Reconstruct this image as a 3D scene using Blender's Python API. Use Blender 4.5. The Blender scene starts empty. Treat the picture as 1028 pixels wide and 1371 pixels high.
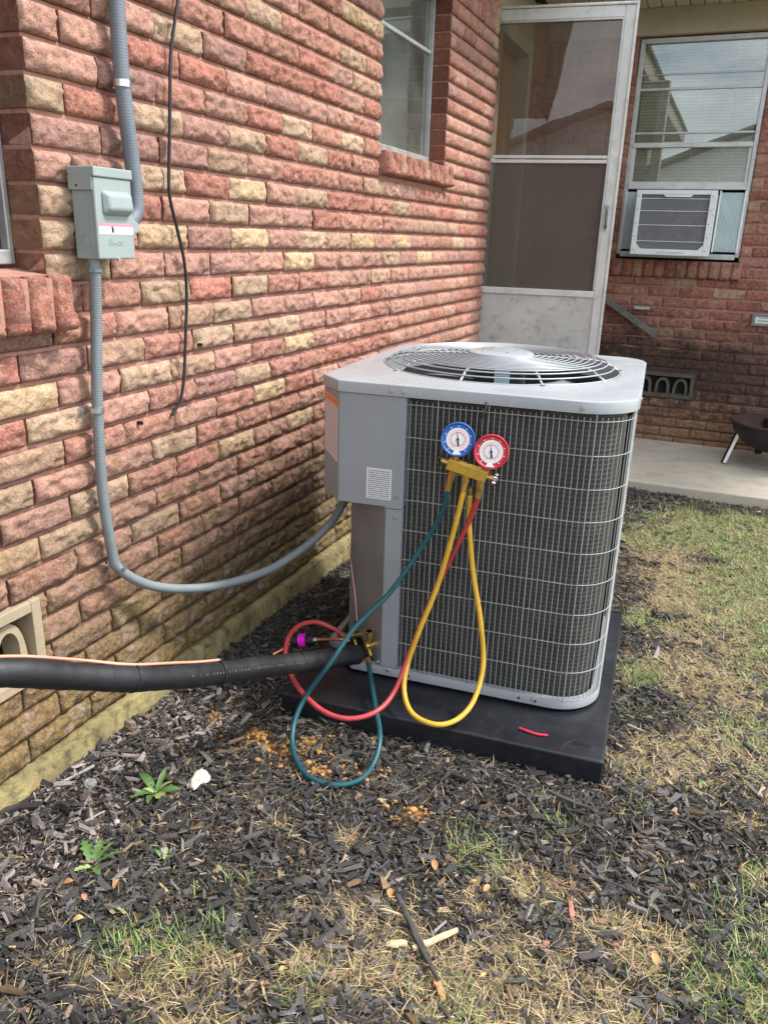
import bpy, bmesh, math, random
import numpy as np
from mathutils import Vector, Matrix, noise as mn

S = bpy.context.scene
COL = S.collection
rad = math.radians

# ------------------------------------------------------------------ camera
cam_d = bpy.data.cameras.new('camera')
cam = bpy.data.objects.new('camera', cam_d)
COL.objects.link(cam)
S.camera = cam
cam_d.sensor_fit = 'VERTICAL'
cam_d.sensor_height = 24.0
cam_d.sensor_width = 18.0
cam_d.lens = 24.0 * 1061.254 / 1371.0
cam_d.clip_start = 0.05
cam_d.clip_end = 400.0
CAMP = Vector((1.3492, 0.0, 1.2968))
yaw, pitch, roll = -0.390636, -0.332432, 0.0319144
F = Vector((math.sin(yaw) * math.cos(pitch), math.cos(yaw) * math.cos(pitch), math.sin(pitch)))
R0 = Vector((math.cos(yaw), -math.sin(yaw), 0))
U0 = R0.cross(F)
RR = R0 * math.cos(roll) + U0 * math.sin(roll)
UU = -R0 * math.sin(roll) + U0 * math.cos(roll)
M = Matrix((RR, UU, -F)).transposed().to_4x4()
M.translation = CAMP
cam.matrix_world = M


def project(p):
    d = Vector(p) - CAMP
    z = d.dot(F)
    if z <= 0.05:
        return None
    return (514 + 1061.25 * d.dot(RR) / z, 685.5 - 1061.25 * d.dot(UU) / z, z)


# ------------------------------------------------------------------ light
SUN_TO = Vector((0.56, 0.22, 0.80)).normalized()
sun_d = bpy.data.lights.new('sun', 'SUN')
sun_d.energy = 1.5
sun_d.angle = rad(10)
sun_d.color = (1.0, 0.97, 0.925)
sun = bpy.data.objects.new('sun', sun_d)
COL.objects.link(sun)
sun.rotation_euler = SUN_TO.to_track_quat('Z', 'Y').to_euler()
sun.location = (4, 3, 8)

W = bpy.data.worlds.new('World')
S.world = W
W.use_nodes = True
nt = W.node_tree
for n in list(nt.nodes):
    nt.nodes.remove(n)
sky = nt.nodes.new('ShaderNodeTexSky')
sky.sky_type = 'NISHITA'
sky.sun_disc = False
sky.sun_elevation = math.asin(SUN_TO.z)
sky.sun_rotation = math.atan2(SUN_TO.x, SUN_TO.y)
sky.dust_density = 2.0
tc = nt.nodes.new('ShaderNodeTexCoord')
cn = nt.nodes.new('ShaderNodeTexNoise')
cn.inputs['Scale'].default_value = 2.6
cn.inputs['Detail'].default_value = 7
cn.inputs['Roughness'].default_value = 0.6
mp = nt.nodes.new('ShaderNodeMapping')
mp.inputs['Scale'].default_value = (1, 1, 2.2)
nt.links.new(tc.outputs['Generated'], mp.inputs[0])
nt.links.new(mp.outputs[0], cn.inputs['Vector'])
cr = nt.nodes.new('ShaderNodeValToRGB')
cr.color_ramp.elements[0].position = 0.38
cr.color_ramp.elements[1].position = 0.60
nt.links.new(cn.outputs['Fac'], cr.inputs[0])
mx = nt.nodes.new('ShaderNodeMixRGB')
mx.inputs[2].default_value = (8.2, 8.6, 9.1, 1)
nt.links.new(cr.outputs[0], mx.inputs[0])
nt.links.new(sky.outputs[0], mx.inputs[1])
bg = nt.nodes.new('ShaderNodeBackground')
bg.inputs[1].default_value = 0.10
nt.links.new(mx.outputs[0], bg.inputs[0])
wo = nt.nodes.new('ShaderNodeOutputWorld')
nt.links.new(bg.outputs[0], wo.inputs[0])

S.view_settings.view_transform = 'Standard'
S.view_settings.look = 'None'
S.view_settings.exposure = 1.7
S.view_settings.gamma = 1.0
S.view_settings.use_curve_mapping = False
S.render.engine = 'CYCLES'
S.cycles.max_bounces = 8
S.cycles.transparent_max_bounces = 16

# ------------------------------------------------------------------ materials


class NT:
    def __init__(self, name):
        self.m = bpy.data.materials.new(name)
        self.m.use_nodes = True
        self.t = self.m.node_tree
        self.b = self.t.nodes['Principled BSDF']

    def n(self, kind, **kw):
        nd = self.t.nodes.new(kind)
        for k, v in kw.items():
            if k.startswith('_'):
                setattr(nd, k[1:], v)
            else:
                nd.inputs[k].default_value = v
        return nd

    def l(self, a, b):
        self.t.links.new(a, b)

    def noise(self, vec, scale, detail=4, rough=0.55):
        n = self.n('ShaderNodeTexNoise', Scale=scale, Detail=detail, Roughness=rough)
        if vec is not None:
            self.l(vec, n.inputs['Vector'])
        return n.outputs['Fac']

    def ramp(self, fac, p0, p1, c0=(0, 0, 0, 1), c1=(1, 1, 1, 1)):
        r = self.n('ShaderNodeValToRGB')
        r.color_ramp.elements[0].position = p0
        r.color_ramp.elements[1].position = p1
        r.color_ramp.elements[0].color = c0
        r.color_ramp.elements[1].color = c1
        self.l(fac, r.inputs[0])
        return r.outputs[0]

    def mr(self, v, a, b, c=0.0, d=1.0):
        r = self.n('ShaderNodeMapRange')
        r.inputs[1].default_value = a
        r.inputs[2].default_value = b
        r.inputs[3].default_value = c
        r.inputs[4].default_value = d
        self.l(v, r.inputs[0])
        return r.outputs[0]

    def math(self, op, a, b=None, clamp=False):
        r = self.n('ShaderNodeMath')
        r.operation = op
        r.use_clamp = clamp
        for i, x in enumerate((a, b)):
            if x is None:
                continue
            if isinstance(x, (int, float)):
                r.inputs[i].default_value = x
            else:
                self.l(x, r.inputs[i])
        return r.outputs[0]

    def mix(self, fac, a, b, mode='MIX'):
        r = self.n('ShaderNodeMixRGB')
        r.blend_type = mode
        for i, x in enumerate((fac, a, b)):
            if isinstance(x, (int, float)):
                r.inputs[i].default_value = x
            elif isinstance(x, tuple):
                r.inputs[i].default_value = x if len(x) == 4 else (*x, 1)
            else:
                self.l(x, r.inputs[i])
        return r.outputs[0]

    def bump(self, h, strength, dist, prev=None):
        b = self.n('ShaderNodeBump', Strength=strength, Distance=dist)
        self.l(h, b.inputs['Height'])
        if prev is not None:
            self.l(prev, b.inputs['Normal'])
        return b.outputs[0]


def simple(name, col, rough=0.6, metal=0.0, var=0.12, scale=12.0, bump=0.15, bdist=0.002, bscale=120.0, dirt=None, spec=0.5, dirt_amt=0.5):
    t = NT(name)
    g = t.n('ShaderNodeNewGeometry')
    P = g.outputs['Position']
    a = t.noise(P, scale, 5)
    c = t.mix(t.mr(a, 0.3, 0.7), tuple(x * (1 - var) for x in col), tuple(min(1, x * (1 + var)) for x in col))
    if dirt is not None:
        d = t.noise(P, scale * 2.7, 8, 0.65)
        f = t.mr(d, 0.5, 0.72, 0, dirt_amt)
        c = t.mix(f, c, dirt)
    t.l(c, t.b.inputs['Base Color'])
    t.b.inputs['Roughness'].default_value = rough
    t.l(t.mr(a, 0.2, 0.8, max(0.02, rough - 0.08), min(1, rough + 0.1)), t.b.inputs['Roughness'])
    t.b.inputs['Metallic'].default_value = metal
    t.b.inputs['Specular IOR Level'].default_value = spec
    if bump:
        t.l(t.bump(t.noise(P, bscale, 4), bump, bdist), t.b.inputs['Normal'])
    return t.m


def brick_mat(name, stuff, back=False, side=False):
    t = NT(name)
    g = t.n('ShaderNodeNewGeometry')
    P = g.outputs['Position']
    sx = t.n('ShaderNodeSeparateXYZ')
    t.l(P, sx.inputs[0])
    X, Y, Z = sx.outputs
    if stuff:
        at = t.n('ShaderNodeAttribute', _attribute_name='Col')
        base = at.outputs['Color']
    else:
        oi = t.n('ShaderNodeObjectInfo')
        base = oi.outputs['Color']
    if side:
        base = t.mix(1.0, base, (.40, .30, .27), 'MULTIPLY')  # side colour multiplied down: darker clay, plus the reveals' shade put into it
    n1 = t.noise(P, 38, 6, 0.62)
    n2 = t.noise(P, 110, 6, 0.7)
    n3 = t.noise(P, 17, 5, 0.6)
    n4 = t.noise(P, 260, 3, 0.6)
    c = t.mix(t.mr(n1, 0.34, 0.66), t.mix(1.0, base, (0.70, 0.62, 0.58), 'MULTIPLY'), t.mix(1.0, base, (1.22, 1.28, 1.28), 'MULTIPLY'))
    # pale buff skin of the clay showing through
    c = t.mix(t.mr(n2, 0.47, 0.62, 0, 0.12 if side else (0.55 if not back else .35)), c, (0.58, 0.385, 0.275))
    # fired dark stains
    c = t.mix(t.math('MULTIPLY', t.mr(n3, 0.56, 0.70), t.mr(n2, 0.40, 0.58, 0, 0.8)), c, (0.12, 0.075, 0.062))
    # fine dark specks
    c = t.mix(t.mr(n4, 0.57, 0.68, 0, 0.7), c, (0.12, 0.065, 0.05))
    # noise-broken darkening towards the bottom arris of each brick
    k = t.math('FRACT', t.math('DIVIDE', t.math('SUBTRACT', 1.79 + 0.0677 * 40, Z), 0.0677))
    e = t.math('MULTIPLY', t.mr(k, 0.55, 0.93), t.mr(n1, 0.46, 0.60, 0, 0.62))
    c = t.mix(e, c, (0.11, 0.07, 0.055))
    # weathering that rises from the ground: brown dirt, then moss
    zz = t.math('ADD', Z, t.mr(n3, 0.3, 0.7, -0.12 if back else -0.22, 0.12 if back else 0.22))
    c = t.mix(t.mr(zz, 0.88, 0.30, 0, 0.55 if back else 0.82), c, t.mix(t.mr(n2, .35, .65), (0.10, 0.064, 0.036), (0.30, 0.205, 0.115)))
    if not back:
        low_band = t.math('MULTIPLY', t.mr(zz, .86, .44), t.math('MULTIPLY', t.mr(Y, 1.25, 1.95), t.mr(Y, 3.9, 3.0)))  # dark brown band low on the wall, fading out at both ends
        c = t.mix(t.math('MULTIPLY', low_band, t.mr(n1, .3, .62, .85, .35)), c, (.050, .036, .025))
    if not back:
        c = t.mix(t.math('MULTIPLY', t.mr(zz, 0.44, 0.05, 0, 0.75), t.mr(n1, .3, .55, .5, 1)), c, t.mix(t.mr(n2, .35, .65), (0.11, 0.08, 0.025), (0.33, 0.25, 0.085)))
        # pale lime smears near the ground
        c = t.mix(t.math('MULTIPLY', t.mr(zz, 0.6, 0.3, 0, 0.5), t.mr(n3, .55, .66)), c, (0.5, 0.42, 0.34))
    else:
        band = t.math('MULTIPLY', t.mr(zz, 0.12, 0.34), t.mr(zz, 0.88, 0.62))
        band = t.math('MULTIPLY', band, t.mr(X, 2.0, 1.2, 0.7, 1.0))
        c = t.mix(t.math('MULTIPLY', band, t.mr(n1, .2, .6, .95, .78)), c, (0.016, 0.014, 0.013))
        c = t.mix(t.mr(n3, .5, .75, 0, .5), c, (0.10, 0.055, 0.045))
    t.l(c, t.b.inputs['Base Color'])
    t.b.inputs['Roughness'].default_value = 0.9
    t.b.inputs['Specular IOR Level'].default_value = 0.25
    b1 = t.bump(n1, 0.3 if side else 1.0, 0.009 if not back else 0.004)
    b2 = t.bump(n2, 0.3 if side else 1.0, 0.006 if not back else 0.003, b1)
    b3 = t.bump(n4, 0.9, 0.0022, b2)
    t.l(b3, t.b.inputs['Normal'])
    return t.m


def mortar_mat(name, col, back=False):
    t = NT(name)
    g = t.n('ShaderNodeNewGeometry')
    P = g.outputs['Position']
    sx = t.n('ShaderNodeSeparateXYZ')
    t.l(P, sx.inputs[0])
    Z = sx.outputs[2]
    n1 = t.noise(P, 60, 6, 0.65)
    n3 = t.noise(P, 9, 5, 0.6)
    c = t.mix(t.mr(n1, .3, .7), tuple(x * .7 for x in col), tuple(x * 1.15 for x in col))
    zz = t.math('ADD', Z, t.mr(n3, 0.3, 0.7, -0.2, 0.2))
    c = t.mix(t.mr(zz, 0.85, 0.3, 0, 0.9), c, (0.085, 0.058, 0.03))
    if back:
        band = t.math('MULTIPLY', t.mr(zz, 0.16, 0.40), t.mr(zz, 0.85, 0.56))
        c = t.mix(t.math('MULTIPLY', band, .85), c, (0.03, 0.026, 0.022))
    t.l(c, t.b.inputs['Base Color'])
    t.b.inputs['Roughness'].default_value = 0.95
    t.b.inputs['Specular IOR Level'].default_value = 0.2
    t.l(t.bump(n1, 0.8, 0.003), t.b.inputs['Normal'])
    return t.m


def vcol_mat(name, rough=0.85, bump=0.4, bscale=300, spec=0.3, trans=0.0, grain=0.35, bdist=0.001):
    t = NT(name)
    g = t.n('ShaderNodeNewGeometry')
    P = g.outputs['Position']
    at = t.n('ShaderNodeAttribute', _attribute_name='Col')
    n = t.noise(P, bscale, 4, 0.6)
    c = t.mix(t.mr(n, .3, .7), t.mix(1.0, at.outputs['Color'], (1 - grain,) * 3, 'MULTIPLY'), t.mix(1.0, at.outputs['Color'], (1 + grain,) * 3, 'MULTIPLY'))
    t.l(c, t.b.inputs['Base Color'])
    t.b.inputs['Roughness'].default_value = rough
    t.b.inputs['Specular IOR Level'].default_value = spec
    if trans:
        t.b.inputs['Subsurface Weight'].default_value = 0
    if bump:
        t.l(t.bump(n, bump, bdist), t.b.inputs['Normal'])
    return t.m


def glass_mat(name, tint=(0.85, 0.9, 0.88), refl=1.0, rough=0.0, wavy=0.0, film=0.0, filmcol=(.4, .4, .36)):
    t = NT(name)
    t.t.nodes.remove(t.b)
    out = t.t.nodes['Material Output']
    fr = t.n('ShaderNodeFresnel', IOR=1.52)
    gl = t.n('ShaderNodeBsdfGlossy', Roughness=rough)
    tr = t.n('ShaderNodeBsdfTransparent')
    tr.inputs[0].default_value = (*tint, 1)
    g = t.n('ShaderNodeNewGeometry')
    if wavy:
        bn = t.bump(t.noise(g.outputs['Position'], 2.5, 2), wavy, 0.02)
        t.l(bn, gl.inputs['Normal'])
        t.l(bn, fr.inputs['Normal'])
    m = t.n('ShaderNodeMixShader')
    t.l(t.math('MULTIPLY', fr.outputs[0], 2.0 * refl, True), m.inputs[0])
    base = tr.outputs[0]
    if film:
        df = t.n('ShaderNodeBsdfDiffuse')
        df.inputs[0].default_value = (*filmcol, 1)
        m2 = t.n('ShaderNodeMixShader')
        ns = t.noise(g.outputs['Position'], 7, 6, .65)
        t.l(t.mr(ns, .35, .75, film * .6, film * 1.5), m2.inputs[0])
        t.l(tr.outputs[0], m2.inputs[1])
        t.l(df.outputs[0], m2.inputs[2])
        base = m2.outputs[0]
    t.l(base, m.inputs[1])
    t.l(gl.outputs[0], m.inputs[2])
    t.l(m.outputs[0], out.inputs[0])
    return t.m


def screen_mat(name, fac=0.6, col=(.16, .14, .125)):
    t = NT(name)
    t.t.nodes.remove(t.b)
    out = t.t.nodes['Material Output']
    tr = t.n('ShaderNodeBsdfTransparent')
    df = t.n('ShaderNodeBsdfDiffuse')
    g = t.n('ShaderNodeNewGeometry')
    c = t.mix(t.mr(t.noise(g.outputs['Position'], 3, 3, .5), .3, .75), tuple(x * .9 for x in col), tuple(x * 1.12 for x in col))
    t.l(c, df.inputs[0])
    m = t.n('ShaderNodeMixShader')
    m.inputs[0].default_value = fac
    t.l(tr.outputs[0], m.inputs[1])
    t.l(df.outputs[0], m.inputs[2])
    t.l(m.outputs[0], out.inputs[0])
    return t.m


def label_mat(name, paper=(.75, .75, .74), ink=(.12, .12, .14), rows=26, head=None, inkf=.6):
    """flat print: rows of small illegible type over paper; uses the quad's UVs"""
    t = NT(name)
    uv = t.n('ShaderNodeUVMap')
    s = t.n('ShaderNodeSeparateXYZ')
    t.l(uv.outputs[0], s.inputs[0])
    u, v = s.outputs[0], s.outputs[1]
    fr = t.math('FRACT', t.math('MULTIPLY', v, rows))
    line = t.mr(fr, .45, .5)
    row = t.math('FLOOR', t.math('MULTIPLY', v, rows))
    cb = t.n('ShaderNodeCombineXYZ')
    t.l(t.math('MULTIPLY', u, 34), cb.inputs[0])
    t.l(t.math('MULTIPLY', row, 3.7), cb.inputs[1])
    wn = t.noise(cb.outputs[0], 1.0, 3, .7)
    word = t.mr(wn, .40, .44)
    cb2 = t.n('ShaderNodeCombineXYZ')
    t.l(t.math('MULTIPLY', t.math('FLOOR', t.math('MULTIPLY', v, rows / 5.0)), 5.3), cb2.inputs[0])
    para = t.mr(t.noise(cb2.outputs[0], 1, 1), .38, .42)
    mu = t.math('MULTIPLY', t.mr(u, .06, .065), t.mr(u, .94, .935))
    mv = t.math('MULTIPLY', t.mr(v, .04, .045), t.mr(v, .94, .935))
    f = t.math('MULTIPLY', t.math('MULTIPLY', line, word), t.math('MULTIPLY', mu, mv))
    f = t.math('MULTIPLY', f, inkf)
    c = t.mix(f, (*paper, 1), (*ink, 1))
    if head:
        y0, colr = head
        c = t.mix(t.mr(v, y0, y0 + .004), c, (*colr, 1))
        hf = t.math('MULTIPLY', t.math('MULTIPLY', t.mr(v, y0 + (1 - y0) * .3, y0 + (1 - y0) * .32), t.mr(v, y0 + (1 - y0) * .72, y0 + (1 - y0) * .7)), t.math('MULTIPLY', mu, word))
        c = t.mix(t.math('MULTIPLY', hf, .7), c, (*ink, 1))
    t.l(c, t.b.inputs['Base Color'])
    t.b.inputs['Roughness'].default_value = .4
    return t.m


M_ = {}
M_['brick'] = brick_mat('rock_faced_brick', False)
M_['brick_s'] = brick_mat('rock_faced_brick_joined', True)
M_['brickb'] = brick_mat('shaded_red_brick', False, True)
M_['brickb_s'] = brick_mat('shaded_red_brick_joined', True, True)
M_['brick_side'] = brick_mat('smooth_shaded_brick_side', False, False, True)
M_['brick_s_side'] = brick_mat('smooth_shaded_brick_side_joined', True, False, True)
M_['mortar'] = mortar_mat('pink_mortar', (.43, .225, .175))
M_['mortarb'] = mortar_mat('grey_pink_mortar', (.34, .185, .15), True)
M_['found'] = simple('mossy_foundation_concrete', (.255, .205, .09), .95, 0, .5, 11, .9, .008, 50, dirt=(.045, .04, .02), dirt_amt=.95)
M_['concrete'] = simple('slab_concrete', (.47, .42, .33), .9, 0, .12, 3, .4, .002, 90, dirt=(.2, .18, .15), dirt_amt=.5)
M_['ventcon'] = simple('cast_vent_concrete', (.36, .29, .19), .9, 0, .1, 30, .5, .002, 200)
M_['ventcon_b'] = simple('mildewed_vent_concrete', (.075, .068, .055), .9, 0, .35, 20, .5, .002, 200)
M_['unit'] = simple('grey_painted_steel', (.27, .285, .30), .42, .0, .04, 5, .03, .0005, 500)
M_['lid'] = simple('pale_grey_top_paint', (.335, .35, .36), .27, .0, .04, 9, .05, .0006, 60, dirt=(.31, .32, .325), dirt_amt=.15)
M_['lower'] = simple('bare_galvanised_steel', (.36, .36, .37), .34, .5, .12, 5, .08, .001, 20)
M_['wire'] = simple('coated_guard_wire', (.33, .335, .31), .5, .1, .08, 30, 0)
M_['gwire'] = simple('pale_grille_wire', (.36, .375, .385), .35, .2, .06, 30, 0)
M_['darkint'] = simple('dark_inside', (.02, .02, .022), .8, 0, .2, 30, 0)
M_['pad'] = simple('black_plastic_pad', (.011, .012, .016), .36, 0, .25, 9, .3, .0008, 240, dirt=(.03, .028, .028), dirt_amt=.6)
M_['steel'] = simple('zinc_screw', (.6, .6, .6), .3, .9, .05, 30, 0)
M_['alu'] = simple('mill_aluminium', (.46, .46, .45), .45, .55, .15, 14, .15, .001, 150, dirt=(.3, .27, .23), dirt_amt=.6)
M_['aluw'] = simple('chalky_white_aluminium', (.56, .56, .54), .55, .1, .10, 7, .15, .001, 150, dirt=(.34, .32, .28), dirt_amt=.55)
M_['kick'] = simple('chalky_kick_panel', (.47, .465, .44), .6, .1, .14, 6, .15, .001, 150, dirt=(.22, .21, .185), dirt_amt=.75)
M_['boxg'] = simple('pale_green_grey_enamel', (.285, .33, .315), .42, 0, .05, 12, .05, .0006, 200)
M_['condg'] = simple('grey_pvc_conduit', (.185, .21, .215), .45, 0, .07, 20, 0)
M_['condd'] = simple('blue_grey_conduit', (.155, .175, .20), .5, 0, .12, 20, 0)
M_['cable'] = simple('black_cable', (.012, .012, .013), .5, 0, .2, 40, 0)
M_['foam'] = simple('black_foam_insulation', (.008, .0085, .010), .5, 0, .3, 10, .35, .0012, 200, dirt=(.04, .04, .045), dirt_amt=.3)
M_['copper'] = simple('copper', (.62, .27, .16), .35, .85, .15, 40, 0)
M_['ctrlwire'] = simple('pinkish_thermostat_wire', (.62, .30, .20), .5, 0, .2, 10, 0)
M_['brass'] = simple('brass', (.52, .34, .10), .32, .85, .2, 60, .1, .0005, 300)
M_['manif'] = simple('gold_manifold', (.62, .38, .06), .38, .35, .12, 60, .05, .0005, 300)
M_['hblue'] = simple('teal_hose_rubber', (.010, .075, .092), .4, 0, .15, 30, 0)
M_['hred'] = simple('red_hose_rubber', (.42, .045, .05), .42, 0, .15, 30, 0)
M_['hyel'] = simple('yellow_hose_rubber', (.62, .36, .035), .42, 0, .15, 30, 0)
M_['gblue'] = simple('blue_gauge_rim', (.02, .10, .36), .35, 0, .08, 30, 0)
M_['gred'] = simple('red_gauge_rim', (.50, .02, .04), .35, 0, .08, 30, 0)
M_['white'] = simple('white_dial', (.75, .75, .73), .5, 0, .03, 30, 0)
M_['pink'] = simple('pink_dial_print', (.68, .30, .32), .5, 0, .03, 30, 0)
M_['black'] = simple('black_plastic', (.012, .012, .012), .4, 0, .1, 30, 0)
M_['chrome'] = simple('chrome', (.75, .75, .75), .15, 1.0, .02, 30, 0)
M_['magenta'] = simple('magenta_tag', (.85, .01, .62), .45, 0, .03, 30, 0)
M_['blade'] = simple('fan_blade_grey', (.34, .35, .36), .55, .0, .05, 10, 0)
M_['acw'] = simple('white_abs_plastic', (.70, .70, .70), .45, 0, .04, 8, .03, .001, 200, dirt=(.5, .48, .45), dirt_amt=.3)
M_['acfin'] = simple('condenser_fins_grey', (.20, .195, .205), .55, .1, .12, 30, .3, .001, 400)
M_['accord'] = simple('accordion_vinyl', (.68, .75, .75), .5, 0, .05, 8, 0)
M_['beige'] = simple('beige_trim_paint', (.42, .36, .265), .6, 0, .07, 5, .1, .001, 90, dirt=(.3, .26, .19), dirt_amt=.4)
M_['soffit'] = simple('soffit_board_paint', (.50, .46, .37), .6, 0, .07, 5, .1, .001, 90)
M_['doorw'] = simple('yellowed_wood_door', (.33, .22, .10), .6, 0, .12, 3, .1, .001, 60)
M_['jambw'] = simple('old_white_jamb', (.42, .42, .35), .6, 0, .1, 6, .1, .001, 60)
M_['oldwood'] = simple('weathered_grey_board', (.13, .125, .11), .9, 0, .3, 20, .5, .002, 120)
M_['blind'] = simple('cream_blind_slat', (.74, .71, .58), .6, 0, .05, 8, 0)
M_['curtain'] = simple('grey_green_curtain', (.34, .35, .28), .9, 0, .1, 4, .3, .01, 10)
M_['siding'] = simple('white_siding', (.74, .74, .72), .6, 0, .04, 2, 0)
M_['shingle'] = simple('grey_shingles', (.11, .10, .095), .9, 0, .25, 6, .3, .004, 30)
M_['iron'] = simple('rusty_fire_bowl', (.014, .014, .016), .6, .2, .3, 9, .3, .002, 80, dirt=(.10, .045, .035), dirt_amt=.35)
M_['rust'] = simple('rusty_bowl_inside', (.06, .028, .023), .85, .1, .3, 12, .4, .002, 80)
M_['stone'] = simple('pale_limestone', (.55, .50, .40), .9, 0, .25, 40, .7, .004, 80)
M_['stoneg'] = simple('grey_pebble', (.30, .29, .28), .9, 0, .3, 60, .6, .003, 120)
M_['clay'] = simple('orange_clay_clod', (.40, .20, .06), .95, 0, .35, 60, .8, .004, 90)
M_['redtube'] = simple('red_plastic_tube', (.55, .03, .06), .4, 0, .05, 30, 0)
M_['bark'] = simple('dark_bark_chip', (.055, .050, .046), .9, 0, .35, 40, .8, .003, 120, dirt=(.12, .11, .10), dirt_amt=.5)
M_['palewood'] = simple('pale_split_wood', (.55, .45, .26), .85, 0, .2, 30, .6, .002, 90)
M_['twig'] = simple('purple_brown_twig', (.16, .07, .065), .7, 0, .3, 40, .3, .001, 100)
M_['leafo'] = simple('orange_dead_leaf', (.45, .22, .09), .7, 0, .25, 60, .2, .001, 200)
M_['leafy'] = simple('yellow_fallen_leaf', (.55, .44, .16), .6, 0, .2, 60, .2, .001, 200)
M_['leafp'] = simple('pink_brown_leaf', (.38, .15, .11), .7, 0, .2, 60, .2, .001, 200)
M_['weed'] = simple('weed_leaf_green', (.085, .165, .045), .5, 0, .25, 60, .2, .001, 200)
M_['weedp'] = simple('weed_leaf_pale_green', (.26, .34, .10), .5, 0, .25, 60, .2, .001, 200)
M_['glass'] = glass_mat('window_glass', (.92, .94, .90), 1.7, 0.0, .015, .16, (.5, .5, .42))
M_['glassd'] = glass_mat('storm_door_glass', (.72, .66, .60), .5, 0.0, .03, .14, (.30, .26, .22))
M_['glassg'] = glass_mat('side_window_glass', (.55, .58, .52), .8, 0.02, .02, .62, (.16, .175, .15))
M_['screen'] = screen_mat('insect_screen', .68, (.125, .108, .092))
M_['screenb'] = screen_mat('black_insect_screen', .8, (.06, .06, .058))
M_['lab_w'] = label_mat('white_rating_label', (.66, .66, .69), (.10, .10, .14), 15, inkf=.75)
M_['lab_o'] = label_mat('orange_headed_label', (.66, .58, .59), (.30, .20, .22), 40, (.86, (.85, .25, .03)))
M_['lab_p'] = label_mat('pink_headed_label', (.78, .76, .78), (.3, .3, .33), 12, (.72, (.75, .22, .36)))
M_['plate'] = label_mat('meter_plate_print', (.62, .62, .52), (.10, .10, .09), 2)
M_['sticker'] = label_mat('motor_sticker', (.50, .66, .72), (.12, .25, .3), 14)
M_['yprint'] = simple('yellow_pipe_print', (.10, .10, .06), .7, 0, .3, 200, 0)
M_['mulch'] = vcol_mat('mulch_chips', .85, .5, 260, .35)
M_['ground'] = vcol_mat('soil', .95, .9, 150, .15, bdist=.004)
M_['grass'] = vcol_mat('grass_blades', .55, 0, 400, .35, grain=.2)
M_['straw'] = vcol_mat('straw_blades', .75, 0, 400, .25, grain=.2)

# coil: dark fins with tube rows
t = NT('condenser_coil')
uv = t.n('ShaderNodeUVMap')
s = t.n('ShaderNodeSeparateXYZ')
t.l(uv.outputs[0], s.inputs[0])
fu = t.math('FRACT', t.math('MULTIPLY', s.outputs[0], 1 / .0052))
fv = t.math('FRACT', t.math('MULTIPLY', s.outputs[1], 1 / .0125))
a = t.mr(t.math('ABSOLUTE', t.math('SUBTRACT', fu, .5)), .18, .4)
b = t.mr(t.math('ABSOLUTE', t.math('SUBTRACT', fv, .5)), .22, .42)
hh = t.math('MAXIMUM', t.math('MULTIPLY', a, .8), t.math('MULTIPLY', b, .55))
nz = t.noise(uv.outputs[0], 9, 5, .6)
c = t.mix(hh, (.034, .036, .034, 1), t.mix(t.mr(nz, .35, .65), (.080, .081, .074), (.145, .145, .128)))
t.l(c, t.b.inputs['Base Color'])
t.b.inputs['Roughness'].default_value = .55
t.b.inputs['Metallic'].default_value = .3
t.l(t.bump(hh, .8, .004), t.b.inputs['Normal'])
M_['coil'] = t.m

# ------------------------------------------------------------------ mesh helpers


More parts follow.
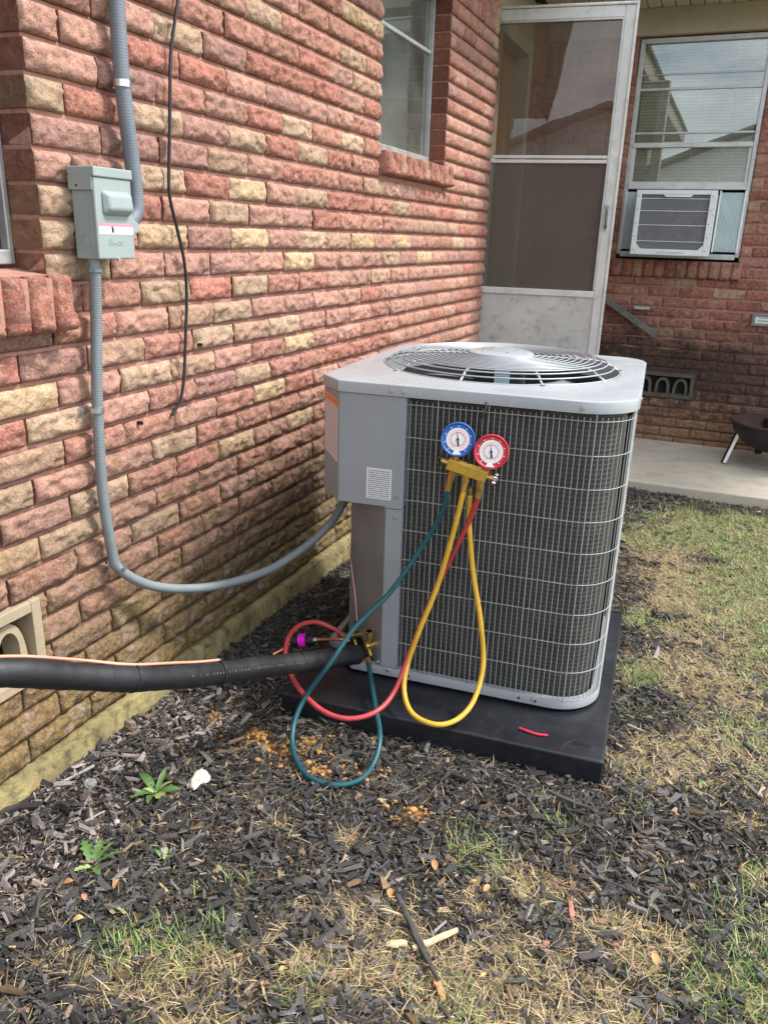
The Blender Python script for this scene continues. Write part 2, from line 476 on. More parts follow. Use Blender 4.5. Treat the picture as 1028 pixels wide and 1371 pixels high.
class MB:
    def __init__(self):
        self.v = []
        self.f = []

    def add(self, vs, fs):
        o = len(self.v)
        self.v.extend([tuple(x) for x in vs])
        self.f.extend([tuple(i + o for i in f) for f in fs])
        return self

    def box(self, x0, x1, y0, y1, z0, z1):
        return self.add([(x0, y0, z0), (x1, y0, z0), (x1, y1, z0), (x0, y1, z0), (x0, y0, z1), (x1, y0, z1), (x1, y1, z1), (x0, y1, z1)],
                        [(0, 3, 2, 1), (4, 5, 6, 7), (0, 1, 5, 4), (1, 2, 6, 5), (2, 3, 7, 6), (3, 0, 4, 7)])

    def obox(self, p0, p1, w, h, up=(0, 0, 1)):
        p0, p1 = Vector(p0), Vector(p1)
        d = (p1 - p0).normalized()
        s_ = d.cross(Vector(up)).normalized()
        u_ = s_.cross(d)
        vs = []
        for p in (p0, p1):
            for a_, b_ in ((-1, -1), (1, -1), (1, 1), (-1, 1)):
                vs.append(p + s_ * a_ * w / 2 + u_ * b_ * h / 2)
        return self.add(vs, [(0, 1, 2, 3), (7, 6, 5, 4), (0, 4, 5, 1), (1, 5, 6, 2), (2, 6, 7, 3), (3, 7, 4, 0)])

    def cyl(self, p0, p1, r0, r1=None, seg=16, caps=True):
        r1 = r0 if r1 is None else r1
        p0, p1 = Vector(p0), Vector(p1)
        d = (p1 - p0).normalized()
        a_ = d.orthogonal().normalized()
        b_ = d.cross(a_)
        vs = []
        for p, r in ((p0, r0), (p1, r1)):
            for i in range(seg):
                t_ = 2 * math.pi * i / seg
                vs.append(p + a_ * math.cos(t_) * r + b_ * math.sin(t_) * r)
        fs = [(i, (i + 1) % seg, seg + (i + 1) % seg, seg + i) for i in range(seg)]
        if caps:
            fs += [tuple(range(seg))[::-1], tuple(range(seg, 2 * seg))]
        return self.add(vs, fs)

    def tube(self, pts, r, seg=8, closed=False, caps=True):
        pts = [Vector(p) for p in pts]
        n = len(pts)
        rf = r if callable(r) else (lambda i: r)
        vs = []
        up = None
        for i, p in enumerate(pts):
            if closed:
                d = (pts[(i + 1) % n] - pts[i - 1]).normalized()
            else:
                d = (pts[min(i + 1, n - 1)] - pts[max(i - 1, 0)]).normalized()
            if up is None:
                up = d.orthogonal().normalized()
            up = (up - d * up.dot(d))
            up = up.normalized() if up.length > 1e-6 else d.orthogonal().normalized()
            sd = d.cross(up)
            for k in range(seg):
                t_ = 2 * math.pi * k / seg
                vs.append(p + (up * math.cos(t_) + sd * math.sin(t_)) * rf(i))
        fs = []
        for i in range(n if closed else n - 1):
            j = (i + 1) % n
            for k in range(seg):
                fs.append((i * seg + k, i * seg + (k + 1) % seg, j * seg + (k + 1) % seg, j * seg + k))
        if caps and not closed:
            fs += [tuple(range(seg))[::-1], tuple(range((n - 1) * seg, n * seg))]
        return self.add(vs, fs)

    def prism(self, poly, z0, z1):
        """poly: list of (x,y), extruded in z"""
        n = len(poly)
        vs = [(x, y, z0) for x, y in poly] + [(x, y, z1) for x, y in poly]
        fs = [tuple(range(n))[::-1], tuple(range(n, 2 * n))] + [(i, (i + 1) % n, n + (i + 1) % n, n + i) for i in range(n)]
        return self.add(vs, fs)

    def lathe(self, prof, c=(0, 0, 0), seg=48, caps=False):
        vs, fs = [], []
        for r, z in prof:
            for k in range(seg):
                t_ = 2 * math.pi * k / seg
                vs.append((c[0] + r * math.cos(t_), c[1] + r * math.sin(t_), c[2] + z))
        for i in range(len(prof) - 1):
            for k in range(seg):
                fs.append((i * seg + k, i * seg + (k + 1) % seg, (i + 1) * seg + (k + 1) % seg, (i + 1) * seg + k))
        if caps:
            fs += [tuple(range(seg))[::-1], tuple(range((len(prof) - 1) * seg, len(prof) * seg))]
        return self.add(vs, fs)

    def mesh(self, name, mat=None, smooth=False):
        me = bpy.data.meshes.new(name)
        me.from_pydata(self.v, [], self.f)
        if mat:
            me.materials.append(M_[mat] if isinstance(mat, str) else mat)
        if smooth:
            me.polygons.foreach_set('use_smooth', [True] * len(me.polygons))
        me.update()
        return me


def put(name, me, parent=None, loc=None, rot=None, color=None):
    o = bpy.data.objects.new(name, me)
    COL.objects.link(o)
    if parent:
        o.parent = parent
    if loc is not None:
        o.location = loc
    if rot is not None:
        o.rotation_euler = rot
    if color is not None:
        o.color = (*color, 1)
    return o


def ob(name, mb, mat, parent=None, smooth=False, bev=0.0, loc=None, rot=None, bseg=2, auto=True):
    me = mb.mesh(name, mat, smooth)
    if smooth and auto:
        bm = bmesh.new()
        bm.from_mesh(me)
        bmesh.ops.recalc_face_normals(bm, faces=bm.faces)
        for e in bm.edges:
            if len(e.link_faces) == 2 and e.calc_face_angle(0) > rad(38):
                e.smooth = False
        bm.to_mesh(me)
        bm.free()
    else:
        bm = bmesh.new()
        bm.from_mesh(me)
        bmesh.ops.recalc_face_normals(bm, faces=bm.faces)
        bm.to_mesh(me)
        bm.free()
    o = put(name, me, parent, loc, rot)
    if bev:
        md = o.modifiers.new('bevel', 'BEVEL')
        md.width = bev
        md.segments = bseg
        md.limit_method = 'ANGLE'
        md.angle_limit = rad(35)
        md.harden_normals = False
    return o


def tag(o, label=None, cat=None, group=None, kind=None):
    if label:
        o['label'] = label
    if cat:
        o['category'] = cat
    if group:
        o['group'] = group
    if kind:
        o['kind'] = kind
    return o


def thing(name, label, cat, loc=(0, 0, 0), rz=0.0, group=None, rot=None):
    o = bpy.data.objects.new(name, None)
    o.empty_display_size = .05
    COL.objects.link(o)
    o.location = loc
    o.rotation_euler = rot if rot else (0, 0, rz)
    return tag(o, label, cat, group)


def cr_spline(pts, sub=8, closed=False):
    P = [Vector(p) for p in pts]
    out = []
    n = len(P)
    for i in range(n - 1):
        a_, b_, c_, d_ = P[max(i - 1, 0)], P[i], P[i + 1], P[min(i + 2, n - 1)]
        for k in range(sub):
            t_ = k / sub
            out.append(0.5 * ((2 * b_) + (c_ - a_) * t_ + (2 * a_ - 5 * b_ + 4 * c_ - d_) * t_ * t_ + (3 * b_ - a_ - 3 * c_ + d_) * t_ ** 3))
    out.append(P[-1])
    return out


def resample(pts, step):
    pts = [Vector(p) for p in pts]
    out = [pts[0]]
    acc = 0.0
    for a_, b_ in zip(pts, pts[1:]):
        L = (b_ - a_).length
        while acc + L >= step and L > 1e-9:
            t_ = (step - acc) / L
            a_ = a_.lerp(b_, t_)
            out.append(a_.copy())
            L = (b_ - a_).length
            acc = 0.0
        acc += L
    out.append(pts[-1])
    return out


def quad_uv(name, corners, mat, parent=None, thick=0.0006):
    """thin printed label with UVs on its front; corners: bl, br, tr, tl"""
    c = [Vector(x) for x in corners]
    nrm = (c[1] - c[0]).cross(c[3] - c[0]).normalized()
    vs = [x + nrm * thick for x in c] + [x for x in c]
    me = bpy.data.meshes.new(name)
    me.from_pydata(vs, [], [(0, 1, 2, 3), (4, 7, 6, 5), (0, 4, 5, 1), (1, 5, 6, 2), (2, 6, 7, 3), (3, 7, 4, 0)])
    me.materials.append(M_[mat])
    ul = me.uv_layers.new(name='UVMap')
    for i, u_ in enumerate(((0, 0), (1, 0), (1, 1), (0, 1))):
        ul.data[i].uv = u_
    return put(name, me, parent)


# ------------------------------------------------------------------ bricks
CH = 0.0677          # course height
BL = 0.2028          # brick module length
JT = 0.0092          # joint


def zc(k):
    return 1.79 - k * CH


def rock_brick(L, H, D, seed, nx=22, nz=8, amp=1.0, bulge=0.010):
    """unit in local space: face looks along +X, length along Y (0..L), height Z (0..H), face mean at x=0, back at -D"""
    rnd = random.Random(seed)
    off = Vector((rnd.uniform(0, 90), rnd.uniform(0, 90), rnd.uniform(0, 90)))
    vs, fs = [], []
    idx = {}
    tilt = rnd.uniform(-.12, .12)
    skew = rnd.uniform(-.25, .25)
    for i in range(nx + 1):
        for j in range(nz + 1):
            s_ = i / nx
            t_ = j / nz
            # crowd samples to the arrises
            ss = .5 - .5 * math.cos(math.pi * s_) if True else s_
            s2 = ss * .35 + s_ * .65
            a_ = abs(2 * s2 - 1)
            b_ = abs(2 * t_ - 1)
            y = s2 * L
            z = t_ * H
            pil = (1 - .9 * a_ ** 18) * (1 - b_ ** 5.0)
            p = Vector((y * 26, z * 34, 0)) + off
            n1 = mn.noise(p)
            n2 = mn.noise(p * 2.6 + Vector((7, 3, 1)))
            # chiselled facets: quantised ridges
            r_ = mn.noise(Vector((y * 17, z * 22, 5)) + off)
            fac = 1 - abs(r_) * 2.2
            n3_ = mn.noise(p * 1.7 + Vector((3, 8, 5)))
            x = bulge * pil + amp * .85 * (pil ** .6) * (.0068 * n1 + .0052 * n2 + .0070 * fac + .0036 * (1 - abs(n3_) * 2.4) - .004) - .006 + tilt * (t_ - .5) * .02 * pil + skew * (s2 - .5) * .012 * pil
            edge = 1 - min(a_, 1) ** 20
            zz = z + (mn.noise(p * .8 + Vector((1, 9, 2))) * .0022 if 0 < j < nz else mn.noise(p * .7) * .0013)
            yy = y + (mn.noise(p * .9 + Vector((4, 2, 8))) * .002)
            idx[i, j] = len(vs)
            vs.append((x, yy, zz))
    for i in range(nx):
        for j in range(nz):
            fs.append((idx[i, j], idx[i + 1, j], idx[i + 1, j + 1], idx[i, j + 1]))
    b0 = len(vs)
    vs += [(-D, 0, 0), (-D, L, 0), (-D, L, H), (-D, 0, H)]
    fs.append(tuple([idx[i, 0] for i in range(nx, -1, -1)]) + (b0, b0 + 1))
    fs.append(tuple([idx[i, nz] for i in range(nx + 1)]) + (b0 + 2, b0 + 3))
    fs.append(tuple([idx[0, j] for j in range(nz + 1)]) + (b0 + 3, b0))
    fs.append(tuple([idx[nx, j] for j in range(nz, -1, -1)]) + (b0 + 1, b0 + 2))
    fs.append((b0, b0 + 3, b0 + 2, b0 + 1))
    return vs, fs, (nx * nz)


def brick_mesh(name, L, H, D, seed, mat, **kw):
    vs, fs, nf = rock_brick(L, H, D, seed, **kw)
    me = bpy.data.meshes.new(name)
    me.from_pydata(vs, [], fs)
    me.materials.append(M_[mat])
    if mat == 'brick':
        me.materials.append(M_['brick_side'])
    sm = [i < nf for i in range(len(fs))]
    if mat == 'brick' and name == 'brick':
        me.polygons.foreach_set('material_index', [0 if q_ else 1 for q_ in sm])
    me.polygons.foreach_set('use_smooth', sm)
    # sharp arris between face and sides
    me.update()
    return me


def join_bricks(name, items, mat, parent):
    """items: (vs, fs, nf, matrix, color) -> one mesh with Col attribute"""
    V, Fc, C_, sm = [], [], [], []
    for vs, fs, nf, mx_, col in items:
        o = len(V)
        V.extend([tuple(mx_ @ Vector(v)) for v in vs])
        Fc.extend([tuple(i + o for i in f) for f in fs])
        C_.extend([(*col, 1)] * len(vs))
        sm.extend([i < nf for i in range(len(fs))])
    me = bpy.data.meshes.new(name)
    me.from_pydata(V, [], Fc)
    me.materials.append(M_[mat])
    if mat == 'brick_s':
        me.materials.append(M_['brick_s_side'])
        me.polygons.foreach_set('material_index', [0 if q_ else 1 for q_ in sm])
    ca = me.color_attributes.new('Col', 'FLOAT_COLOR', 'POINT')
    ca.data.foreach_set('color', np.array(C_, dtype=np.float32).ravel())
    me.polygons.foreach_set('use_smooth', sm)
    me.update()
    o = put(name, me, parent)
    o['kind'] = 'stuff'
    return o


YEL = {(5, 2), (7, 0), (7, 2), (7, 6), (7, 8), (8, 3), (8, 9), (12, -3), (12, 3), (14, 2), (16, 1), (16, 3)}
TAN = {(-2, 2), (-2, 5), (0, 0), (2, 3), (2, 5), (3, -2), (3, 0), (3, 2), (3, 4), (3, 10), (5, 0), (5, 4), (5, 8), (6, 1), (7, -2), (7, 4), (7, 12), (8, -2), (8, 7), (9, 0), (9, 2), (10, 1), (11, 1), (11, 3), (12, -1), (13, 2), (15, -3), (15, 0), (16, -2), (17, -2), (6, -2), (13, -2), (18, -1)}
rc = random.Random(11)


def brick_color(k, n, wall='side'):
    rr = random.Random(k * 977 + n * 31 + (5 if wall == 'side' else 99))
    j = rr.uniform(.86, 1.14)
    if wall == 'side':
        if (k, n) in YEL:
            c = (.60, .42, .25)
        elif (k, n) in TAN:
            c = (.50, .345, .235)
        else:
            u = rr.random()
            vis = -2 <= k <= 18 and -4 <= n <= 14
            if u < (.01 if vis else .07):
                c = (.54, .37, .22)
            elif u < .07:
                c = (.46, .285, .195)
            elif u < .42:
                c = (.50, .265, .205)
            elif u < .72:
                c = (.45, .205, .155)
            elif u < .86:
                c = (.43, .165, .125)
            else:
                c = (.40, .21, .175)
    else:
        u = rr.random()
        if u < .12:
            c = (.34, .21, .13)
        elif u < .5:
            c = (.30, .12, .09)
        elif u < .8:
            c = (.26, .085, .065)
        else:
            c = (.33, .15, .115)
    return tuple(x * j for x in c)


def cut(segs, a_, b_):
    out = []
    for s0, s1 in segs:
        if b_ <= s0 or a_ >= s1:
            out.append((s0, s1))
        else:
            if a_ > s0:
                out.append((s0, a_))
            if b_ < s1:
                out.append((b_, s1))
    return out


def build_wall(root, wall, u0, u1, openings, krange, face_mat, joined_mat, xf, off_odd, nvar=40, amp=1.0, bulge=.0100, D=.095):
    """xf(u, z) -> Matrix placing a brick whose near end is at u, bottom at z. openings: (u0,u1,z0,z1)"""
    bricks = []
    for k in krange:
        z0, z1 = zc(k + 1), zc(k)
        segs = [(u0, u1)]
        for (a_, b_, c_, d_) in openings:
            if z0 < d_ - CH * .35 and z1 > c_ + CH * .35:
                segs = cut(segs, a_, b_)
        off = off_odd if k % 2 else off_odd + BL / 2
        for s0, s1 in segs:
            n = math.floor((s0 - off) / BL)
            while True:
                a_ = max(off + n * BL, s0)
                b_ = min(off + (n + 1) * BL, s1)
                if a_ >= s1 - 1e-6:
                    break
                if b_ - a_ > .03:
                    # keep clear of the joint except where the opening's end shows
                    jj = JT * .62
                    la = a_ + (jj / 2 if a_ > s0 + 1e-6 else 0)
                    lb = b_ - (jj / 2 if b_ < s1 - 1e-6 else 0)
                    bricks.append((k, n, la, lb - la, z0 + JT * .5))
                n += 1
    H = CH - JT
    # the 300 that show largest become objects
    scored = []
    for b in bricks:
        m_ = xf(b[2] + b[3] / 2, b[4] + H / 2)
        p = project(m_.translation)
        sc = 0
        if p and -60 < p[0] < 1088 and -50 < p[1] < 1420:
            sc = 1 / p[2] ** 2 * (b[3] / BL)
            q0 = project(xf(b[2], b[4]).translation)
            q1 = project(xf(b[2] + b[3], b[4]).translation)
            if q0 and q1:
                sc = abs(q1[0] - q0[0]) / p[2]
        scored.append((sc, b))
    scored.sort(key=lambda t_: -t_[0])
    singles = [b for sc, b in scored[:296] if sc > 0]
    rest = [b for sc, b in scored[296:]] + [b for sc, b in scored[:296] if sc <= 0]
    cache = {}
    rj = random.Random(3)
    for b in singles:
        Lq = round(b[3] * 200) / 200
        var = rj.randrange(nvar) if abs(Lq - .19) < .006 else rj.randrange(3)
        key = (Lq, var)
        if key not in cache:
            nx = max(5, int(30 * Lq / .19))
            cache[key] = brick_mesh('brick', Lq, H, D, int(Lq * 1000) * 53 + var * 7 + 17, face_mat, nx=nx, nz=11, amp=amp, bulge=bulge)
        sy = b[3] / Lq
        m_ = xf(b[2], b[4])
        o = put('brick', cache[key], root)
        jit = Matrix.Translation((rj.uniform(-.0022, .0022), 0, rj.uniform(-.0008, .0008)))
        o.matrix_local = m_ @ jit @ Matrix.Diagonal((1, sy, 1, 1))
        o.color = (*brick_color(b[0], b[1], wall), 1)
    items = []
    vc = {}
    for b in rest:
        var = rj.randrange(10)
        Lq = round(b[3] * 100) / 100
        if (Lq, var) not in vc:
            vc[(Lq, var)] = rock_brick(max(Lq, .02), H, D, var * 7 + int(Lq * 1000), nx=max(3, int(12 * Lq / .19)), nz=5, amp=amp, bulge=bulge)
        vs, fs, nf = vc[(Lq, var)]
        m_ = xf(b[2], b[4]) @ Matrix.Diagonal((1, b[3] / max(Lq, .02), 1, 1))
        items.append((vs, fs, nf, m_, brick_color(b[0], b[1], wall)))
    if items:
        join_bricks('bricks', items, joined_mat, root)


# ------------------------------------------------------------------ side wall (x = 0 faces +X)
SW0, SW1 = -0.60, 4.69
W1 = (.52, 1.345, zc(8.9) + .0, 2.335)     # left window opening (Y0,Y1,Z0,Z1)
W1Z = 1.208
W2 = (3.12, 3.905, 1.63, 2.335)
VENT = (.805, 1.213, zc(22.2), .492)
wallA = thing('brick_wall', 'long sunlit wall of pink and buff rock-faced brick beside the condenser', 'brick wall', (0, 0, 0))


def xfA(u, z):
    return Matrix.Translation((0, u, z))


opsA = [(W1[0], W1[1], W1Z - .118, W1[3]), (W2[0], W2[1], W2[2] - .105, W2[3]), (VENT[0], VENT[1], zc(22), zc(19))]
build_wall(wallA, 'side', SW0, SW1, opsA, range(-8, 25), 'brick', 'brick_s', xfA, 1.652)

# mortar body built around the openings
mb = MB()
xb, xf_ = -.20, -.0105


def wall_panels(mb, u0, u1, z0, z1, ops, boxf):
    us = sorted({u0, u1, *[a for o in ops for a in o[:2]]})
    zs = sorted({z0, z1, *[a for o in ops for a in o[2:]]})
    for ua, ub in zip(us, us[1:]):
        run = None
        for za, zb in zip(zs, zs[1:]):
            cm = ((ua + ub) / 2, (za + zb) / 2)
            inside = any(o[0] < cm[0] < o[1] and o[2] < cm[1] < o[3] for o in ops)
            if not inside:
                boxf(mb, ua, ub, za, zb)


g_ = .006
ops_m = [(W1[0] - g_, W1[1] + g_, W1Z - .03, W1[3] + g_), (W2[0] - g_, W2[1] + g_, W2[2] - .03, W2[3] + g_), (VENT[0] + .02, VENT[1] - .02, zc(22) + .02, zc(19) - .02)]
wall_panels(mb, SW0, SW1 - .006, .0975, 2.70, ops_m, lambda m, a, b, c, d: m.box(xb, xf_, a, b, c, d))
bm_m = ob('mortar', mb, 'mortar', wallA)
# soldier course
items_sold = []
H_s = .19
rj = random.Random(8)
sold_cache = [brick_mesh('brick', H_s, .057, .095, 900 + i, 'brick', nx=20, nz=6) for i in range(5)]
y = SW0
i_s = 0
while y < SW1 - .03:
    m_ = Matrix.Translation((0, y + .062, zc(-8) + .006)) @ Matrix.Rotation(rad(90), 4, 'X')
    # face +X kept; length now along Z
    o = put('soldier_brick', sold_cache[i_s % 5], wallA)
    o.matrix_local = m_
    o.color = (*brick_color(200, i_s, 'side'), 1)
    y += CH
    i_s += 1

# foundation
mb = MB()
n = 90
rows = []
fy = [SW0 + (SW1 - SW0 + 0) * i / n for i in range(n + 1)]
for i, yy in enumerate(fy):
    j = mn.noise(Vector((yy * 6, 1, 0))) * .004
    rows.append([(.004 + j, yy, .091 + mn.noise(Vector((yy * 9, 4, 0))) * .003), (.022 + j, yy, .088 + mn.noise(Vector((yy * 7, 8, 0))) * .004),
                 (.030 + mn.noise(Vector((yy * 5, 2, 3))) * .004, yy, .04), (.034, yy, -.25), (-.2, yy, -.25), (-.2, yy, .091)])
vs = [p for r in rows for p in r]
fs = []
for i in range(n):
    for k in range(6):
        fs.append((i * 6 + k, (i + 1) * 6 + k, (i + 1) * 6 + (k + 1) % 6, i * 6 + (k + 1) % 6))
fs += [tuple(range(6)), tuple(range(n * 6, n * 6 + 6))[::-1]]
mb.add(vs, fs)
ob('foundation', mb, 'found', wallA, smooth=True)

# sills: rowlock bricks, faces outwards, sloping tops
for (a0, a1, ztop, proj, hh_) in ((W1[0] - .06, W1[1] + .035, W1Z, .050, .115), (W2[0] + .0, W2[1] + .035, W2[2], .038, .085)):
    nb = int(round((a1 - a0) / .0677))
    st = (a1 - a0) / nb
    sc_ = [brick_mesh('sill_brick', hh_, st - .011, .13, 500 + i + int(a0 * 10), 'brick', nx=13, nz=7, bulge=.014) for i in range(4)]
    for i in range(nb):
        o = put('sill_brick', sc_[i % 4], wallA)
        o.matrix_local = Matrix.Translation((proj, a0 + (i + 1) * st - .0055, ztop - hh_ - .004)) @ Matrix.Rotation(rad(-7), 4, 'Y') @ Matrix.Rotation(rad(90), 4, 'X')
        o.color = (*[min(.6, x * f) for x, f in zip(((.42, .17, .12), (.40, .15, .11), (.46, .22, .16), (.36, .13, .10))[i % 4], (1, 1, 1))], 1)
    mb = MB()
    mb.add([(proj - .012, a0 + .004, ztop - hh_ + .012), (proj - .012, a1 - .004, ztop - hh_ + .012), (proj - .014, a1 - .004, ztop - .012), (proj - .014, a0 + .004, ztop - .012),
            (-.11, a0 + .004, ztop - hh_ + .012), (-.11, a1 - .004, ztop - hh_ + .012), (-.11, a1 - .004, ztop + .006), (-.11, a0 + .004, ztop + .006)],
           [(0, 1, 2, 3), (5, 4, 7, 6), (0, 3, 7, 4), (1, 5, 6, 2), (3, 2, 6, 7), (0, 4, 5, 1)])
    ob('sill_mortar', mb, 'mortar', wallA)


def side_window(W, zb, panemat, rails, back, label):
    fr = MB()
    w = .014
    x0, x1 = -.125, -.083
    fr.box(x0, x1, W[0], W[0] + w, zb, W[3])
    fr.box(x0, x1, W[1] - w, W[1], zb, W[3])
    fr.box(x0, x1 + .006, W[0] + w, W[1] - w, zb, zb + .03)
    fr.box(x0, x1, W[0] + w, W[1] - w, W[3] - w, W[3])
    f = ob('window', fr, 'alu', wallA, bev=.003)
    p = MB().box(-.108, -.104, W[0] + w, W[1] - w, zb + .03, W[3] - w)
    ob('pane', p, panemat, f)
    for (zr, hr, mt) in rails:
        ob('rail', MB().box(-.118, -.092, W[0] + w, W[1] - w, zr, zr + hr), mt, f, bev=.002)
    mb = MB()
    nn = 40
    for i in range(nn):
        ya, yb = W[0] + (W[1] - W[0]) * i / nn, W[0] + (W[1] - W[0]) * (i + 1) / nn
        xa, xb_ = -.17 + .008 * math.sin(i * 1.1), -.17 + .008 * math.sin((i + 1) * 1.1)
        mb.add([(xa, ya, zb), (xb_, yb, zb), (xb_, yb, W[3]), (xa, ya, W[3])], [(0, 1, 2, 3)])
    ob('curtain', mb, back, f, smooth=True)
    return f


side_window(W1, W1Z + .012, 'screenb', [], 'darkint', '')
side_window(W2, W2[2] + .008, 'glassg', [(2.105, .014, 'aluw')], 'curtain', '')


def vent_block(parent, u0, u1, z0, z1, narch, place, mat, proud=.012):
    """cast block with pointed arches; built in (u, depth, z)"""
    fw = .026
    mb = MB()
    A = lambda p: place(*p)

    def bx(ua, ub, da, db, za, zb):
        vs = [place(u_, d_, z_) for z_ in (za, zb) for u_, d_ in ((ua, da), (ub, da), (ub, db), (ua, db))]
        mb.add(vs, [(0, 3, 2, 1), (4, 5, 6, 7), (0, 1, 5, 4), (1, 2, 6, 5), (2, 3, 7, 6), (3, 0, 4, 7)])
    bx(u0, u0 + fw, proud, -.08, z0, z1)
    bx(u1 - fw, u1, proud, -.08, z0, z1)
    bx(u0 + fw, u1 - fw, proud, -.08, z0, z0 + fw)
    bx(u0 + fw, u1 - fw, proud, -.08, z1 - fw, z1)
    fr = ob('vent_block', mb, mat, parent, bev=.002)
    iw = (u1 - u0 - 2 * fw) / narch
    for i in range(narch):
        c = u0 + fw + iw * (i + .5)
        path = []
        hw = iw * .42
        hz = z1 - z0 - 2 * fw
        for s_ in np.linspace(0, 1, 9):
            path.append((c - hw + hw * (s_ ** 2.2), z0 + fw + hz * (.05 + .88 * (1 - (1 - s_) ** 1.8))))
        full = [(c - hw, z0 + fw)] + path + [(2 * c - u_, z_) for u_, z_ in path[::-1][1:]] + [(c + hw, z0 + fw)]
        am = MB()
        tk = .020
        vs, fs = [], []
        m_ = len(full)
        cz = z0 + fw + hz * .3
        for (u_, z_) in full:
            du, dz = u_ - c, max(z_ - cz, 0) * .9
            L_ = math.hypot(du, dz) + 1e-6
            iu, iz = u_ - du / L_ * tk, z_ - dz / L_ * tk
            vs += [place(u_, -.006, z_), place(iu, -.004, iz), place(iu, -.06, iz), place(u_, -.06, z_)]
        for q in range(m_ - 1):
            for r_ in range(4):
                fs.append((q * 4 + r_, q * 4 + (r_ + 1) % 4, (q + 1) * 4 + (r_ + 1) % 4, (q + 1) * 4 + r_))
        fs += [(0, 1, 2, 3), tuple(range((m_ - 1) * 4, m_ * 4))[::-1]]
        am.add(vs, fs)
        ob('arch', am, mat, fr, smooth=True)
    bk = MB()
    vs = [place(u_, -.078, z_) for u_, z_ in ((u0 + .01, z0 + .01), (u1 - .01, z0 + .01), (u1 - .01, z1 - .01), (u0 + .01, z1 - .01))]
    vs2 = [place(u_, -.084, z_) for u_, z_ in ((u0 + .01, z0 + .01), (u1 - .01, z0 + .01), (u1 - .01, z1 - .01), (u0 + .01, z1 - .01))]
    bk.add(vs + vs2, [(0, 1, 2, 3), (7, 6, 5, 4), (0, 4, 5, 1), (1, 5, 6, 2), (2, 6, 7, 3), (3, 7, 4, 0)])
    ob('dark_opening', bk, 'darkint', fr)
    return fr


vent_block(wallA, VENT[0], VENT[1], zc(22) + .004, zc(19) - .001, 3, lambda u_, d_, z_: (d_, u_, z_), 'ventcon')

# ------------------------------------------------------------------ door reveal wall between the corner and the back wall
BY = 5.85
wallC = thing('brick_wall', 'narrow brick pier behind the storm door beside the wooden entrance door', 'brick wall', (0, 5.55, 0))
for k in range(-8, 22):
    a_, b_ = (0.006, .295)
    if k % 2:
        spl = [(a_, .19), (.20, b_)]
    else:
        spl = [(a_, .09), (.10, b_)]
    for q, (s0, s1) in enumerate(spl):
        Lq = round((s1 - s0), 3)
        nm = 'pier_%d_%d' % (k % 2, q)
        if nm not in bpy.data.meshes:
            bpy.data.meshes[brick_mesh(nm, Lq, CH - JT, .095, 70 + q + (k % 2) * 3, 'brickb', nx=8, nz=5).name].name = nm
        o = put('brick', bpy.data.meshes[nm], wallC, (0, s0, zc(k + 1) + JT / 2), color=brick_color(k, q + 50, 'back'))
mb = MB().box(-.20, -.008, 0.0, .29, .43, 2.70)
ob('mortar', mb, 'mortarb', wallC)
mb = MB().box(-.20, -.004, -.86, .29, -.2, .43)
ob('footing', mb, 'found', wallC)

# entrance door
ed = thing('entrance_door', 'yellowed wooden entrance door seen through the storm door glass', 'door', (-.12, 4.80, .43))
ob('leaf', MB().box(-.04, 0, .03, .66, 0.02, 1.96), 'doorw', ed, bev=.003)
for q in range(2):
    for r_ in range(3):
        ob('panel', MB().box(0.0, .008, .10 + q * .29, .32 + q * .29, .12 + r_ * .62, .62 + r_ * .62), 'doorw', ed, bev=.006)
jb = MB()
jb.box(-.07, .10, .66, .745, 0, 1.96)
jb.box(-.07, .10, -.09, .03, 0, 1.96)
jb.box(-.07, .10, -.09, .745, 1.96, 2.05)
ob('frame', jb, 'jambw', ed, bev=.003)
ob('knob', MB().lathe([(0.001, 0), (.025, .004), (.028, .02), (.012, .04), (.012, .05)], (0, 0, 0), 16), 'brass', ed, smooth=True, loc=(.05, .10, .92), rot=(0, rad(-90), 0))
ob('threshold', MB().box(-.08, .13, -.09, .745, -.04, 0), 'alu', ed, bev=.004)
# head above the door
mb = MB().box(-.20, -.03, 4.70, 5.56, 2.49, 2.70)
ob('door_head', mb, 'beige', wallC, loc=(0, -5.55, 0))

# ------------------------------------------------------------------ back wall (y = BY faces -Y)
wallB = thing('brick_wall', 'shaded red brick wall with black mildew behind the concrete slab', 'brick wall', (0, 0, 0))
RB = Matrix.Rotation(rad(-90), 4, 'Z')


def xfB(u, z):
    return Matrix.Translation((u, BY, z)) @ RB


WB = (.585, 1.362, 1.245, 2.532)
VB = (.80, 1.212, zc(22.1), zc(19.5))
# use u increasing to +X: brick local +Y -> world +X, local +X -> world -Y
opsB = [(WB[0], WB[1], WB[2] - .14, WB[3]), (VB[0], VB[1], zc(22), zc(19.4))]
build_wall(wallB, 'back', .0, 3.6, opsB, range(-8, 27), 'brickb', 'brickb_s', xfB, .825 - BL * 5 + .0, amp=.75, bulge=.006)
